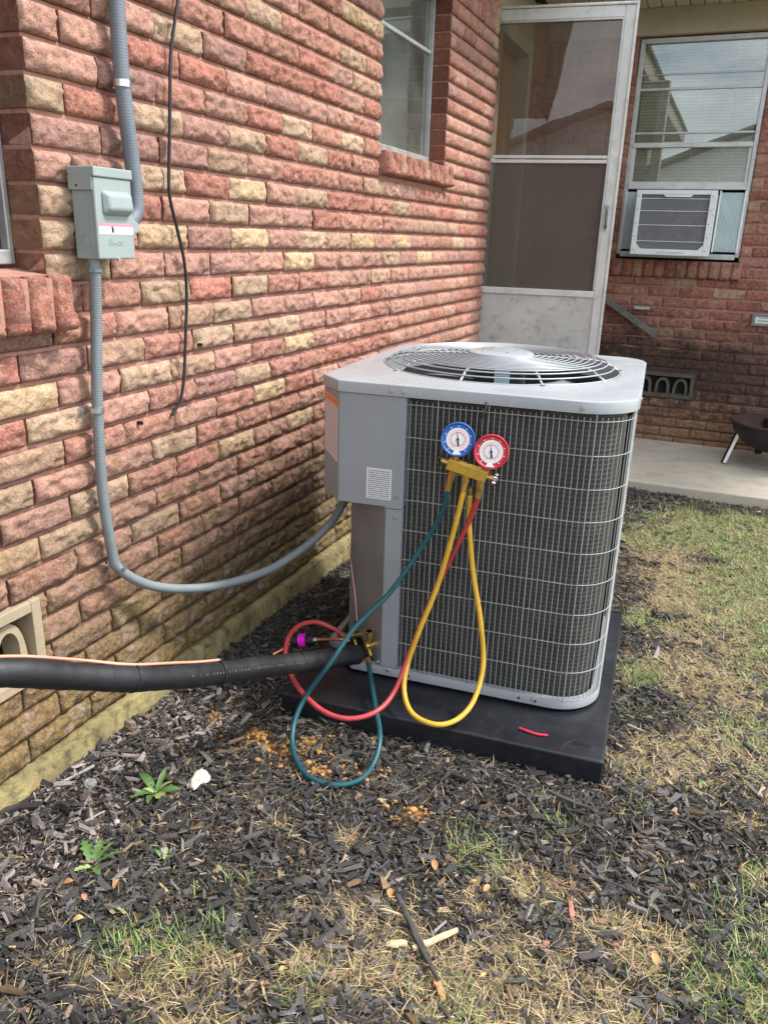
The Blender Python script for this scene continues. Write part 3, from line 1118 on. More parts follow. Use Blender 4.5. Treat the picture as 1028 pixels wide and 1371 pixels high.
# top rows beside the window are soldiers
sold_b = [brick_mesh('brick', .19, .057, .095, 950 + i, 'brickb', nx=14, nz=5, amp=.7, bulge=.006) for i in range(4)]
u = .0
i_s = 0
while u < 3.5:
    if not (WB[0] - .06 < u < WB[1]):
        o = put('soldier_brick', sold_b[i_s % 4], wallB)
        o.matrix_local = Matrix.Translation((u + .062, BY, zc(-8) + .006)) @ RB @ Matrix.Rotation(rad(90), 4, 'X')
        o.color = (*brick_color(200, i_s, 'back'), 1)
    u += CH
    i_s += 1
mb = MB()
ops_b = [(WB[0] - g_, WB[1] + g_, WB[2] - .03, WB[3] + g_), (VB[0] + .02, VB[1] - .02, zc(22) + .02, zc(19.4) - .02)]
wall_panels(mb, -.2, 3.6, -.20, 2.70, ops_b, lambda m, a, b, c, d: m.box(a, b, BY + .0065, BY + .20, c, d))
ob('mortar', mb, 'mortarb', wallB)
# sill
nb = 12
st = (WB[1] + .03 - WB[0] + .02) / nb
sc_ = [brick_mesh('sill_brick', .108, st - .009, .12, 640 + i, 'brickb', nx=9, nz=6, bulge=.012) for i in range(4)]
for i in range(nb):
    o = put('sill_brick', sc_[i % 4], wallB)
    o.matrix_local = Matrix.Translation((WB[0] - .02 + (i + 1) * st - .004, BY - .028, 1.106)) @ RB @ Matrix.Rotation(rad(90), 4, 'X')
    o.color = (*(lambda c: tuple(x * (1.0 if i % 3 else .8) for x in c))(brick_color(300, i + 5, 'back')), 1)
mb = MB().box(WB[0] - .016, WB[1] + .02, BY - .020, BY + .10, 1.118, 1.214)
ob('sill_mortar', mb, 'mortarb', wallB)
vent_block(wallB, VB[0], VB[1], zc(22) + .003, zc(19.4), 3, lambda u_, d_, z_: (u_, BY - d_, z_), 'ventcon_b', .008)

# back window
fr = MB()
y0, y1 = BY + .012, BY + .075
w = .028
fr.box(WB[0], WB[0] + w, y0, y1, WB[2], WB[3])
fr.box(WB[1] - w, WB[1], y0, y1, WB[2], WB[3])
fr.box(WB[0] + w, WB[1] - w, y0, y1, WB[3] - .03, WB[3])
fr.box(WB[0] + w, WB[1] - w, y0 - .02, y1, WB[2] - .016, WB[2] + .018)
win = ob('window', fr, 'alu', wallB, bev=.003)
fr2 = MB()
for z_, h_, d_ in ((2.238, .014, .0), (2.325, .007, .004), (1.985, .012, .002)):
    ob('rail', MB().box(WB[0] + w, WB[1] - w, y0 + .012 + d_, y0 + .034, z_, z_ + h_), 'alu', win, bev=.0015)
ob('rail', MB().box(WB[0] + w, WB[1] - w, y0 - .004, y0 + .05, 1.905, 1.933), 'aluw', win, bev=.003)
ob('rail', MB().box(WB[0] + w, WB[1] - w, y0 - .004, y0 + .05, 1.655, 1.70), 'aluw', win, bev=.003)
for (xa, xb2) in ((WB[0] + w, WB[0] + w + .018), (WB[1] - w - .018, WB[1] - w)):
    ob('stile', MB().box(xa, xb2, y0 + .008, y0 + .04, 1.70, 1.905), 'aluw', win, bev=.002)
for za, zb in ((1.70, 1.905), (1.933, 1.985), (1.997, 2.238), (2.252, 2.325), (2.332, WB[3] - .03)):
    ob('pane', MB().box(WB[0] + w + .001, WB[1] - w - .001, y0 + .022, y0 + .026, za, zb), 'glass', win)
sl = MB().add([(0, 0, 0), (.70, 0, 0), (.70, .020, .011), (0, .020, .011), (0, .001, -.0014), (.70, .001, -.0014), (.70, .0205, .0096), (0, .0205, .0096)],
              [(0, 1, 2, 3), (7, 6, 5, 4), (0, 4, 5, 1), (1, 5, 6, 2), (2, 6, 7, 3), (3, 7, 4, 0)])
slm = sl.mesh('blind_slat', 'blind')
z_ = 1.70
while z_ < 2.50:
    put('blind_slat', slm, win, (WB[0] + .036, BY + .082, z_), (rad(22), 0, 0))
    z_ += .0185
mb = MB()
for xx in (.25, .5, .75):
    mb.box(WB[0] + (WB[1] - WB[0]) * xx - .004, WB[0] + (WB[1] - WB[0]) * xx + .004, BY + .078, BY + .080, 1.70, 2.5)
ob('blind_tape', mb, 'blind', win)
ob('room_dark', MB().box(WB[0] - .1, WB[1] + .1, BY + .19, BY + .20, 1.2, 2.6), 'darkint', win)

# window air conditioner
ac = thing('window_air_conditioner', 'white window air conditioner with grey finned face and accordion side panels', 'air conditioner', (.708, 5.58, 1.248))
aw, ah = .475, .385
body = MB().box(.004, aw - .004, .02, .34, .006, ah - .006)
ob('casing', body, 'acw', ac, bev=.008)
bz = MB()
bz.box(0, .030, -.012, .02, 0, ah)
bz.box(aw - .040, aw, -.012, .02, 0, ah)
bz.box(.030, aw - .040, -.012, .02, 0, .036)
bz.box(.030, aw - .040, -.012, .02, ah - .026, ah)
ob('bezel', bz, 'acw', ac, bev=.004)
for s0 in (0, 1):
    x_ = .030 if s0 == 0 else aw - .040
    dx = .03 if s0 == 0 else -.03
    ob('corner_web', MB().add([(x_, -.010, .036), (x_ + dx, -.010, .036), (x_, -.010, .068), (x_, .018, .036), (x_ + dx, .018, .036), (x_, .018, .068)], [(0, 1, 2), (5, 4, 3), (0, 3, 4, 1), (1, 4, 5, 2), (2, 5, 3, 0)]), 'acw', ac)
ob('top_lip', MB().add([(.16, -.0105, ah - .026), (.335, -.0105, ah - .026), (.32, -.0105, ah - .040), (.175, -.0105, ah - .040), (.16, .01, ah - .026), (.335, .01, ah - .026), (.32, .01, ah - .040), (.175, .01, ah - .040)],
                       [(0, 1, 2, 3), (7, 6, 5, 4), (0, 4, 5, 1), (1, 5, 6, 2), (2, 6, 7, 3), (3, 7, 4, 0)]), 'acw', ac)
ob('fins', MB().box(.030, aw - .040, .012, .02, .036, ah - .026), 'acfin', ac)
for i in range(26):
    zz = .046 + i * .0120
    big = i in (3, 11, 18, 24)
    ob('fin_slat', MB().box(.030, aw - .040, .002 if big else .006, .012, zz, zz + (.0032 if big else .0045)), 'acw' if big else 'acfin', ac)
for i in range(5):
    for xq in (.014, aw - .026):
        ob('screw', MB().cyl((xq, -.0135, .03 + i * .08), (xq, -.012, .03 + i * .08), .004, seg=10), 'acfin', ac)
for i in range(8):
    ob('side_slot', MB().box(aw - .016, aw - .006, -.0128, -.0122, .06 + i * .036, .062 + i * .036), 'acfin', ac)
quad_uv('print_strip', [(.15, -.0122, .011), (.33, -.0122, .011), (.33, -.0122, .020), (.15, -.0122, .020)], 'plate', ac)
mb = MB()
n = 16
xa, xb2 = 1.197 - .708, 1.334 - .708
for i in range(n):
    x_ = xa + (xb2 - xa) * i / n
    x2 = xa + (xb2 - xa) * (i + .5) / n
    x3 = xa + (xb2 - xa) * (i + 1) / n
    mb.add([(x_, .285, .03), (x2, .297, .03), (x3, .285, .03), (x_, .285, .39), (x2, .297, .39), (x3, .285, .39)], [(0, 1, 4, 3), (1, 2, 5, 4)])
ob('accordion_panel', mb, 'accord', ac)
mb = MB()
xa, xb2 = .613 - .708, .672 - .708
n = 7
for i in range(n):
    x_ = xa + (xb2 - xa) * i / n
    x2 = xa + (xb2 - xa) * (i + .5) / n
    x3 = xa + (xb2 - xa) * (i + 1) / n
    mb.add([(x_, .285, .03), (x2, .297, .03), (x3, .285, .03), (x_, .285, .39), (x2, .297, .39), (x3, .285, .39)], [(0, 1, 4, 3), (1, 2, 5, 4)])
ob('accordion_panel', mb, 'accord', ac)
fm = MB()
for xq0, xq1 in ((1.334 - .708, 1.346 - .708), (.601 - .708, .613 - .708), (1.186 - .708, 1.197 - .708), (.672 - .708, .683 - .708)):
    ob('panel_frame', MB().box(xq0, xq1, .275, .305, .025, .40), 'acw', ac, bev=.002)

# frieze, soffits, roof
ev = thing('roof_eave', 'beige frieze board and slatted soffit above the air conditioner window', 'roof eave', (0, 0, 0))
ob('frieze_board', MB().box(0, 3.6, BY - .03, BY + .006, 2.541, 2.69), 'beige', ev, bev=.004)
ob('frieze_board', MB().box(-.004, .030, SW0, SW1 + .02, 2.541, 2.69), 'beige', ev, bev=.004)
bw = .082
i = 0
x = .036
sb = MB().box(.002, bw - .004, 0, .56, 0, .016)
sbm = sb.mesh('soffit_board', 'soffit')
while x < 3.5:
    o = put('soffit_board', sbm, ev, (x, BY - .56, 2.69))
    md = o.modifiers.new('b', 'BEVEL')
    md.width = .004
    md.segments = 1
    x += bw
ob('soffit_board', MB().box(-.05, .40, SW0 - .4, 5.29, 2.69, 2.706), 'soffit', ev)
ob('dark_backing', MB().box(-.2, 3.6, 5.3, BY + .2, 2.708, 2.716), 'darkint', ev)
ob('fascia', MB().box(.40, .42, SW0 - .4, 5.27, 2.66, 2.80), 'beige', ev)
ob('fascia', MB().box(.42, 3.6, 5.27, 5.29, 2.66, 2.80), 'beige', ev)
rf = MB()
rf.add([(.45, SW0 - .45, 2.80), (.45, 5.24, 2.80), (-3.4, 5.24, 4.2), (-3.4, SW0 - .45, 4.2), (.45, SW0 - .45, 2.83), (.45, 5.24, 2.83), (-3.4, 5.24, 4.23), (-3.4, SW0 - .45, 4.23)],
       [(0, 3, 2, 1), (4, 5, 6, 7), (0, 1, 5, 4), (1, 2, 6, 5), (2, 3, 7, 6), (3, 0, 4, 7)])
ob('roof', rf, 'shingle', ev)
rf = MB()
rf.add([(-3.4, 5.24, 2.80), (3.7, 5.24, 2.80), (3.7, 9.2, 4.2), (-3.4, 9.2, 4.2), (-3.4, 5.24, 2.835), (3.7, 5.24, 2.835), (3.7, 9.2, 4.235), (-3.4, 9.2, 4.235)],
       [(0, 3, 2, 1), (4, 5, 6, 7), (0, 1, 5, 4), (1, 2, 6, 5), (2, 3, 7, 6), (3, 0, 4, 7)])
ob('roof', rf, 'shingle', ev)

# ------------------------------------------------------------------ storm door
sd = thing('storm_door', 'open aluminium storm door with clear upper glass, dark screen and stained kick panel', 'storm door', (-.082, 4.708, .45), rad(7))
LW, HT = .768, 2.015
st_w = .052
fm = MB()
fm.box(0, st_w, -.014, .014, 0, HT)
fm.box(LW - st_w, LW, -.014, .014, 0, HT)
fm.box(st_w, LW - st_w, -.014, .014, HT - .055, HT)
fm.box(st_w, LW - st_w, -.014, .014, 0, .05)
ob('door_frame', fm, 'aluw', sd, bev=.004)
ob('edge_strip', MB().box(LW - .002, LW + .013, -.020, .022, -.0, HT + .004), 'aluw', sd, bev=.003)
ob('edge_strip', MB().box(0, LW + .013, -.020, .022, HT + .001, HT + .014), 'aluw', sd, bev=.003)
ob('bead', MB().box(LW - st_w - .010, LW - st_w, -.018, .010, .6, HT - .056), 'alu', sd, bev=.002)
ob('bead', MB().box(st_w, LW - st_w - .010, -.018, .010, HT - .066, HT - .056), 'alu', sd, bev=.002)
ob('rail', MB().box(st_w, LW - st_w - .01, -.016, .012, 1.290, 1.306), 'aluw', sd, bev=.003)
ob('rail', MB().box(st_w, LW - st_w - .01, -.016, .012, 1.266, 1.284), 'aluw', sd, bev=.003)
ob('rail', MB().box(st_w, LW - st_w - .0, -.018, .012, .560, .596), 'aluw', sd, bev=.004)
ob('glass_pane', MB().box(st_w, LW - st_w - .01, -.003, .001, 1.306, HT - .066), 'glassd', sd)
ob('screen_panel', MB().box(st_w, LW - st_w - .01, -.002, .0, .596, 1.266), 'screen', sd)
ob('kick_panel', MB().box(st_w, LW - st_w, -.008, .004, .05, .560), 'kick', sd)
hd = MB()
hd.box(LW - .040, LW - .020, -.019, -.014, .92, 1.06)
ob('handle', hd, 'alu', sd, bev=.003)
hd = MB().tube(cr_spline([(LW - .030, -.016, .935), (LW - .030, -.045, .95), (LW - .030, -.05, .99), (LW - .030, -.045, 1.03), (LW - .030, -.016, 1.045)], 5), .006, 8)
ob('handle', hd, 'oldwood', sd, smooth=True)

# porch slab, porch step, board
tag(ob('concrete_slab', MB().box(-.0, 9, 4.69, BY - .002, -.16, -.004), 'concrete', bev=.008), kind='structure')
tag(ob('porch_step', MB().box(0.004, .60, 4.93, BY - .03, -.002, .41), 'concrete', bev=.008), 'low concrete porch block below the storm door', 'porch step')
bd = thing('weathered_board', 'weathered grey board slanting down the brick behind the storm door', 'board', (.52, 5.79, .97))
ob('plank', MB().obox((-.02, 0, .012), (.405, 0, -.245), .05, .036, (0, 0, 1)), 'oldwood', bd, bev=.004)
ob('bracket', MB().box(.24, .34, -.02, .03, -.075, -.058), 'alu', bd)

# meter plate on the back wall
mp_ = thing('wall_plate', 'small blue-grey framed plate on the shaded brick wall', 'plate', (1.50, BY - .02, .828))
fmb = MB()
fmb.box(0, .26, -.004, .012, 0, .018)
fmb.box(0, .26, -.004, .012, .058, .075)
fmb.box(0, .022, -.004, .012, .018, .058)
fmb.box(.238, .26, -.004, .012, .018, .058)
ob('frame', fmb, 'condd', mp_, bev=.003)
quad_uv('print', [(.022, -.001, .018), (.238, -.001, .018), (.238, -.001, .058), (.022, -.001, .058)], 'plate', mp_)
ob('backing', MB().box(.004, .256, .0, .014, .004, .071), 'condd', mp_)

# fire pit
fp = thing('fire_pit', 'black steel fire bowl with rusty inside and white-striped splayed legs', 'fire pit', (1.765, 5.47, -.004))
Rb = .285
prof = [(Rb * math.sin(a), .31 - .2 * math.cos(a)) for a in np.linspace(0.02, math.pi / 2, 14)]
prof = [(Rb * math.sin(a), .277 - .185 * math.cos(a)) for a in np.linspace(0.02, math.pi / 2, 14)]
ob('bowl', MB().lathe(prof, seg=56), 'iron', fp, smooth=True)
prof2 = [(r * .975, z + .006) for r, z in prof]
ob('bowl_lining', MB().lathe(prof2, seg=56), 'rust', fp, smooth=True)
ring = [(Rb * math.cos(t_), Rb * math.sin(t_), .279) for t_ in np.linspace(0, 2 * math.pi, 56, endpoint=False)]
ob('rim', MB().tube(ring, .006, 8, closed=True), 'rust', fp, smooth=True)
for q in range(4):
    ang = rad(196 + q * 90)
    ca_, sa_ = math.cos(ang), math.sin(ang)
    top = Vector((ca_ * .245, sa_ * .245, .262))
    bot = Vector((ca_ * .318, sa_ * .318, .006))
    tn = Vector((-sa_, ca_, 0))
    lg = MB()
    dr = Vector((ca_, sa_, 0))
    vs = []
    for p in (bot, top):
        vs += [p - tn * .021, p + tn * .021, p + tn * .021 - dr * .02, p - tn * .021 - dr * .02]
    lg.add(vs, [(0, 1, 2, 3), (7, 6, 5, 4), (0, 4, 5, 1), (1, 5, 6, 2), (2, 6, 7, 3), (3, 7, 4, 0)])
    L_ = ob('leg', lg, 'black', fp, bev=.002)
    sx_ = MB()
    e = dr * .0022
    if q == 0:
        # the pale face of this leg looks to the yard
        b1, t1 = bot.lerp(top, .02), bot.lerp(top, .95)
        nf_ = -tn if tn.y > 0 else tn
        vs = []
        for p in (b1, t1):
            c0 = p + nf_ * .0212
            vs += [c0 - dr * .0195, c0 + dr * .0005, c0 + dr * .0005 + nf_ * .003, c0 - dr * .0195 + nf_ * .003]
        sx_.add(vs, [(0, 1, 2, 3), (7, 6, 5, 4), (0, 4, 5, 1), (1, 5, 6, 2), (2, 6, 7, 3), (3, 7, 4, 0)])
        ob('pale_stripe', sx_, 'acw', L_)
    else:
        b1, t1 = bot.lerp(top, .02), bot.lerp(top, .95)
        sx_.obox(b1 + e, t1 + e, .016, .002, dr)
        ob('pale_stripe', sx_, 'acw', L_)

# ------------------------------------------------------------------ disconnect box and conduits
bx = thing('disconnect_box', 'pale green-grey electrical disconnect box with pink-headed sticker', 'electrical box', (.012, 1.423, 1.234))
bx.scale = (.75, .83, .80)
bw_, bh_, bd_ = .142, .232, .088
# recompute: near face corner
body = MB().box(0, bd_ - .012, 0.004, bw_ - .004, 0, bh_ - .002)
ob('case', body, 'boxg', bx, bev=.003)
ob('cover', MB().box(bd_ - .012, bd_, 0, bw_, 0.001, bh_ - .022), 'boxg', bx, bev=.004)
ob('hood', MB().box(-.002, bd_ + .005, -.003, bw_ + .003, bh_ - .022, bh_ + .003), 'boxg', bx, bev=.003)
hs = MB().box(-.001, bd_ - .004, -.0045, -.001, bh_ - .056, bh_ - .020)
ob('side_flap', hs, 'boxg', bx, bev=.003)
# raised handle cover: frustum
x0 = bd_ - .001
ob('raised_pocket', MB().add([(x0, .022, .112), (x0, .130, .112), (x0, .130, .180), (x0, .022, .180),
                             (x0 + .026, .036, .128), (x0 + .026, .124, .128), (x0 + .021, .124, .168), (x0 + .021, .036, .168)],
                            [(0, 3, 2, 1), (4, 5, 6, 7), (0, 1, 5, 4), (1, 2, 6, 5), (2, 3, 7, 6), (3, 0, 4, 7)]), 'boxg', bx, bev=.008, bseg=3)
ob('latch_tab', MB().add([(.074, bw_ + .0, .066), (.086, bw_ + .0, .066), (.086, bw_ + .0, .108), (.074, bw_ + .0, .108), (.074, bw_ + .024, .072), (.086, bw_ + .024, .072), (.086, bw_ + .024, .098), (.074, bw_ + .024, .098)],
                         [(0, 3, 2, 1), (4, 5, 6, 7), (0, 1, 5, 4), (1, 2, 6, 5), (2, 3, 7, 6), (3, 0, 4, 7)]), 'boxg', bx, bev=.004)
quad_uv('sticker', [(bd_ + .0002, .006, .066), (bd_ + .0002, bw_ - .004, .066), (bd_ + .0002, bw_ - .004, .094), (bd_ + .0002, .006, .094)], 'lab_p', bx)
ob('lightning_mark', MB().add([(bd_ + .0012, .052, .086), (bd_ + .0012, .058, .087), (bd_ + .0012, .062, .078), (bd_ + .0012, .060, .070), (bd_ + .0012, .053, .071), (bd_ + .0012, .054, .079)], [(0, 1, 2, 3, 4, 5)]), 'black', bx)
ob('hinge_screw', MB().cyl((.03, -.006, bh_ - .045), (.03, -.003, bh_ - .045), .003, seg=10), 'black', bx)
ko = MB()
ringk = [(.045 + .016 * math.cos(t_), -.0005 + .004, .05 + .016 * math.sin(t_)) for t_ in np.linspace(0, 2 * math.pi, 28, endpoint=False)]
ko.tube(ringk, .0012, 6, closed=True)
ob('knockout_ring', ko, 'boxg', bx, smooth=True)
ko = MB()
ko.box(bd_ * .66, bd_ * .66 + .0015, .0025, .0045, .02, .165)
ob('pressed_groove', ko, 'boxg', bx)
ob('hasp', MB().box(bd_ - .002, bd_ + .006, .066, .076, -.004, .004), 'steel', bx, bev=.001)
cu = bpy.data.curves.new('embossed_mark', 'FONT')
cu.body = 'Siwco'
cu.size = .024
cu.extrude = .0005
cu.bevel_depth = .0004
cu.materials.append(M_['boxg'])
tmp_ = bpy.data.objects.new('embossed_tmp', cu)
me_t = bpy.data.meshes.new_from_object(tmp_)
bpy.data.objects.remove(tmp_)
bpy.data.curves.remove(cu)
tx = bpy.data.objects.new('embossed_mark', me_t)
COL.objects.link(tx)
tx.parent = bx
tx.location = (bd_ + .0003, .038, .038)
tx.rotation_euler = (rad(90), 0, rad(90))
# bottom fitting
ob('hub_fitting', MB().cyl((.045, .022, -.03), (.045, .022, .0), .0165, seg=18), 'condg', bx, smooth=True)
ob('locknut', MB().cyl((.045, .022, -.034), (.045, .022, -.026), .021, seg=8), 'condg', bx)


def corrug(pts, r, mat, name, parent=None, amp=.05, pitch=.006, seg=14):
    P = resample(cr_spline(pts, 14), pitch / 4)
    return ob(name, MB().tube(P, lambda i: r * (1 + amp * (.5 - abs((i % 4) - 2) / 2.0)), seg), mat, parent, smooth=True, auto=False)


cdu = thing('supply_conduit', 'dark blue-grey flexible conduit dropping behind the disconnect box', 'conduit', (0, 1.60, 1.3))
corrug([(.035, -.012, .62), (.035, -.012, .47), (.036, -.014, .33), (.036, -.006, .22), (.036, .004, .12), (.037, .004, .05), (.038, -.012, .022), (.038, -.035, .008), (.038, -.075, .004)], .0175, 'condd', 'conduit', cdu, amp=.028)
ob('strap', MB().cyl((.036, -.014, .296), (.036, -.014, .310), .0195, seg=20), 'steel', cdu, smooth=True)
ob('strap_ear', MB().box(.006, .010, -.012, .030, .295, .311), 'steel', cdu, bev=.001)

whip = thing('conduit_whip', 'light grey flexible conduit looping from the disconnect box to the condenser', 'conduit', (0, 1.46, 1.19))
wpts = [(0.046, 1.441, 1.215), (0.036, 1.442, 1.099), (0.031, 1.427, 0.899), (0.031, 1.42, 0.696), (0.032, 1.432, 0.546), (0.038, 1.446, 0.488), (0.06, 1.527, 0.416), (0.09, 1.643, 0.364), (0.125, 1.771, 0.333), (0.18, 1.931, 0.328), (0.24, 2.059, 0.372), (0.29, 2.116, 0.432), (0.335, 2.113, 0.503), (0.355, 2.09, 0.56), (.37, 2.06, .61)]
corrug([(a_, b_ - 1.46, c_ - 1.19) for a_, b_, c_ in wpts], .0128, 'condg', 'conduit', whip, amp=.055, pitch=.0055)
for (px_, py_, pz_) in ((.031, 1.425, .898), (.039, 1.450, .492)):
    q = Vector((px_, py_ - 1.46, pz_ - 1.19))
    d_ = Vector((0, 0, 1)) if pz_ > .8 else Vector((.1, .45, -.8)).normalized()
    ob('strap', MB().cyl(q - d_ * .006, q + d_ * .006, .0155, seg=18), 'steel', whip, smooth=True)
    ob('strap_ear', MB().box(.004, .009, q.y - .034, q.y - .006, q.z - .008, q.z + .006), 'steel', whip, bev=.001)

cb = thing('hanging_cable', 'thin black cable hanging down the sunlit brick wall', 'cable', (.02, 1.8, .9))
cpts = [(.018, 1.839, 1.872), (.018, 1.829, 1.823), (.016, 1.795, 1.706), (.02, 1.777, 1.606), (.018, 1.766, 1.488), (.02, 1.754, 1.388), (.018, 1.777, 1.315), (.02, 1.801, 1.224), (.018, 1.807, 1.138), (.018, 1.796, 1.051), (.02, 1.776, .934), (.018, 1.757, .866), (.014, 1.721, .829)]
cpts = [(.016, 1.88, 2.5), (.018, 1.86, 2.1)] + cpts
ob('cable', MB().tube([Vector(p) - Vector((.02, 1.8, .9)) for p in cr_spline(cpts, 8)], .0042, 8), 'cable', cb, smooth=True)
for (py_, pz_) in ((1.871, 1.0), (1.60, .83)):
    hk = MB().cyl((0, py_, pz_), (.014, py_, pz_), .005, seg=8)
    tag(ob('masonry_nail', hk, 'cable'), 'small dark nail head stuck in a joint of the brick wall, %s' % ('above the cable end' if pz_ > .9 else 'below the cable end'), 'nail')

# ------------------------------------------------------------------ condenser
TH = rad(4.5)
UO = Vector((.362, 1.868, 0))
EX = Vector((math.cos(TH), math.sin(TH), 0))
EY = Vector((-math.sin(TH), math.cos(TH), 0))


def L2W(u, v, z=0.0):
    return UO + EX * u + EY * v + Vector((0, 0, z))


# pad: own slight rotation
pad = thing('condenser_pad', 'black plastic equipment pad under the condenser, resting on the mulch', 'pad', L2W(-.020, -.172, 0), rad(4.2))
PW, PD, PH = .885, .90, .078
pm = MB()
pm.box(0, PW, 0, PD, -.03, PH)
pdo = ob('slab', pm, 'pad', pad, bev=.007, bseg=3)
# shallow ribs on top
for i in range(1, 4):
    ob('groove_ridge', MB().box(PW * i / 4 - .003, PW * i / 4 + .003, .012, PD - .012, PH - .0005, PH + .0008), 'pad', pad, bev=.0004)
    ob('groove_ridge', MB().box(.012, PW - .012, PD * i / 4 - .003, PD * i / 4 + .003, PH - .0005, PH + .0005), 'pad', pad, bev=.0003)
for ax_ in (0.25, .6):
    ob('rim_ridge', MB().box(.006, PW - .006, -.0012, .002, PH * ax_, PH * ax_ + .0012), 'pad', pad)

unit = thing('air_conditioner_condenser', 'grey outdoor air conditioner condenser with wire guard and round fan grille', 'condenser', UO, TH)
UW, UD = .835, .89
Z0, Z1 = .088, .912


def outline(inset, R=.135, cham=.072, rb=.05, post=False, n=10):
    """closed loop, counter-clockwise from the front-left chamfer end, rounded front-right"""
    a_, b_, c_, d_ = inset, UW - inset, inset, UD - inset
    Rr = R - inset
    pts = [(a_ + cham - inset * .4, c_)]
    for i in range(n + 1):
        t_ = -math.pi / 2 + math.pi / 2 * i / n
        pts.append((b_ - Rr + Rr * math.cos(t_), c_ + Rr + Rr * math.sin(t_)))
    rb2 = max(rb - inset, .004)
    for i in range(5):
        t_ = math.pi / 2 * i / 4
        pts.append((b_ - rb2 + rb2 * math.cos(t_), d_ - rb2 + rb2 * math.sin(t_)))
    for i in range(5):
        t_ = math.pi / 2 + math.pi / 2 * i / 4
        pts.append((a_ + rb2 + rb2 * math.cos(t_), d_ - rb2 + rb2 * math.sin(t_)))
    pts.append((a_, c_ + cham - inset * .4))
    return pts


# lid: skirt + top annulus with hole + rolled edge
hc = (.418, .452)
HR = .350
out0 = outline(0.0, .145, .074, .10)


def offset_loop(pts, d):
    n = len(pts)
    res = []
    for i in range(n):
        p0, p1, p2 = Vector(pts[i - 1]), Vector(pts[i]), Vector(pts[(i + 1) % n])
        e1, e2 = (p1 - p0).normalized(), (p2 - p1).normalized()
        nrm = Vector((-(e1.y + e2.y), (e1.x + e2.x)))
        if nrm.length < 1e-6:
            nrm = Vector((-e1.y, e1.x))
        nrm.normalize()
        k_ = 1 / max(.5, nrm.dot(Vector((-e1.y, e1.x))))
        res.append(tuple(p1 + nrm * d * k_))
    return res


# densify loop for a smooth ring of the top
def densify(pts, n):
    P = [Vector(p) for p in pts] + [Vector(pts[0])]
    tot = sum((b - a).length for a, b in zip(P, P[1:]))
    out = []
    for a, b in zip(P, P[1:]):
        k = max(1, int(round((b - a).length / tot * n)))
        for i in range(k):
            out.append(tuple(a.lerp(b, i / k)))
    return out


lo = densify(out0, 120)
n = len(lo)
vs, fs = [], []
levels = [(0, .912), (0, .9375), (.0012, .9405), (.0035, .9417), (.010, .9422)]
loops = []
for d, z in levels:
    lp = offset_loop(lo, d) if d else lo
    loops.append([(x, y, z) for x, y in lp])


def radial(r, z):
    o_ = []
    for (x, y) in lo:
        a = math.atan2(y - hc[1], x - hc[0])
        o_.append((hc[0] + r * math.cos(a), hc[1] + r * math.sin(a), z))
    return o_


mid = []
for (x, y, z), (x2, y2, z2) in zip(loops[-1], radial(HR + .03, .9435)):
    mid.append((x * .5 + x2 * .5, y * .5 + y2 * .5, .9432))
loops += [mid, radial(HR + .03, .9435), radial(HR + .012, .947), radial(HR + .002, .947), radial(HR - .004, .941), radial(HR - .006, .90)]
for lp in loops:
    vs += lp
for q in range(len(loops) - 1):
    for i in range(n):
        fs.append((q * n + i, q * n + (i + 1) % n, (q + 1) * n + (i + 1) % n, (q + 1) * n + i))
ob('top_cover', MB().add(vs, fs), 'lid', unit, smooth=True)
# underside
inn = MB()
l1 = [(x, y, .914) for x, y in offset_loop(lo, .002)]
l2 = radial(HR - .006, .914)
inn.add(l1 + l2, [(i, (i + 1) % n, n + (i + 1) % n, n + i) for i in range(n)])
ob('cover_underside', inn, 'unit', unit)
# shroud, motor, blades
ob('fan_shroud', MB().lathe([(HR - .007, .900), (HR - .010, .80), (HR - .03, .72)], (hc[0], hc[1], 0), 64), 'darkint', unit, smooth=True)
ob('inner_floor', MB().box(.16, UW - .06, .16, UD - .06, .30, .31), 'darkint', unit)
ob('motor', MB().lathe([(.001, .968), (.070, .966), (.078, .958), (.078, .82), (.07, .81), (.001, .808)], (hc[0], hc[1], 0), 32), 'black', unit, smooth=True)
fan = MB().lathe([(.001, .87), (.082, .87), (.082, .82), (.001, .82)], (hc[0], hc[1], 0), 24)
hub = ob('fan_hub', fan, 'blade', unit, smooth=True)
for q in range(4):
    a0 = rad(20 + 90 * q)
    vs, fs = [], []
    nr, na = 8, 8
    for i in range(nr + 1):
        r = .055 + (.325 - .055) * i / nr
        for j in range(na + 1):
            s_ = j / na
            w_ = rad(34 + 18 * i / nr)
            a = a0 + w_ * (s_ - .5) + rad(14) * i / nr
            z = .845 + .075 * (s_ - .5) * (1.1 - .3 * i / nr) + .012 * math.sin(math.pi * s_)
            vs.append((hc[0] + r * math.cos(a), hc[1] + r * math.sin(a), z))
    for i in range(nr):
        for j in range(na):
            b = i * (na + 1) + j
            fs.append((b, b + 1, b + na + 2, b + na + 1))
    o = ob('fan_blade', MB().add(vs, fs), 'blade', unit, smooth=True, auto=False)
    md = o.modifiers.new('s', 'SOLIDIFY')
    md.thickness = .002
lb = L2W(0, 0) - L2W(0, 0)
# motor sticker faces the yard
a_c = math.atan2(-(.452) - 1.6, 1.0 - .418)
tv = Vector((math.cos(a_c), math.sin(a_c), 0))
sv = Vector((-tv.y, tv.x, 0))
cc = Vector((hc[0], hc[1], 0)) + tv * .0785
quad_uv('motor_sticker', [cc - sv * .022 + Vector((0, 0, .855)), cc + sv * .022 + Vector((0, 0, .855)), cc + sv * .022 + Vector((0, 0, .945)), cc - sv * .022 + Vector((0, 0, .945))], 'sticker', unit)


# fan grille: rings and spokes, domed
def gz_(r):
    t_ = min(1, max(0, (HR - .004 - r) / .06))
    return .947 + .026 * (1 - (1 - t_) ** 2) + .010 * (1 - (r / HR) ** 2)


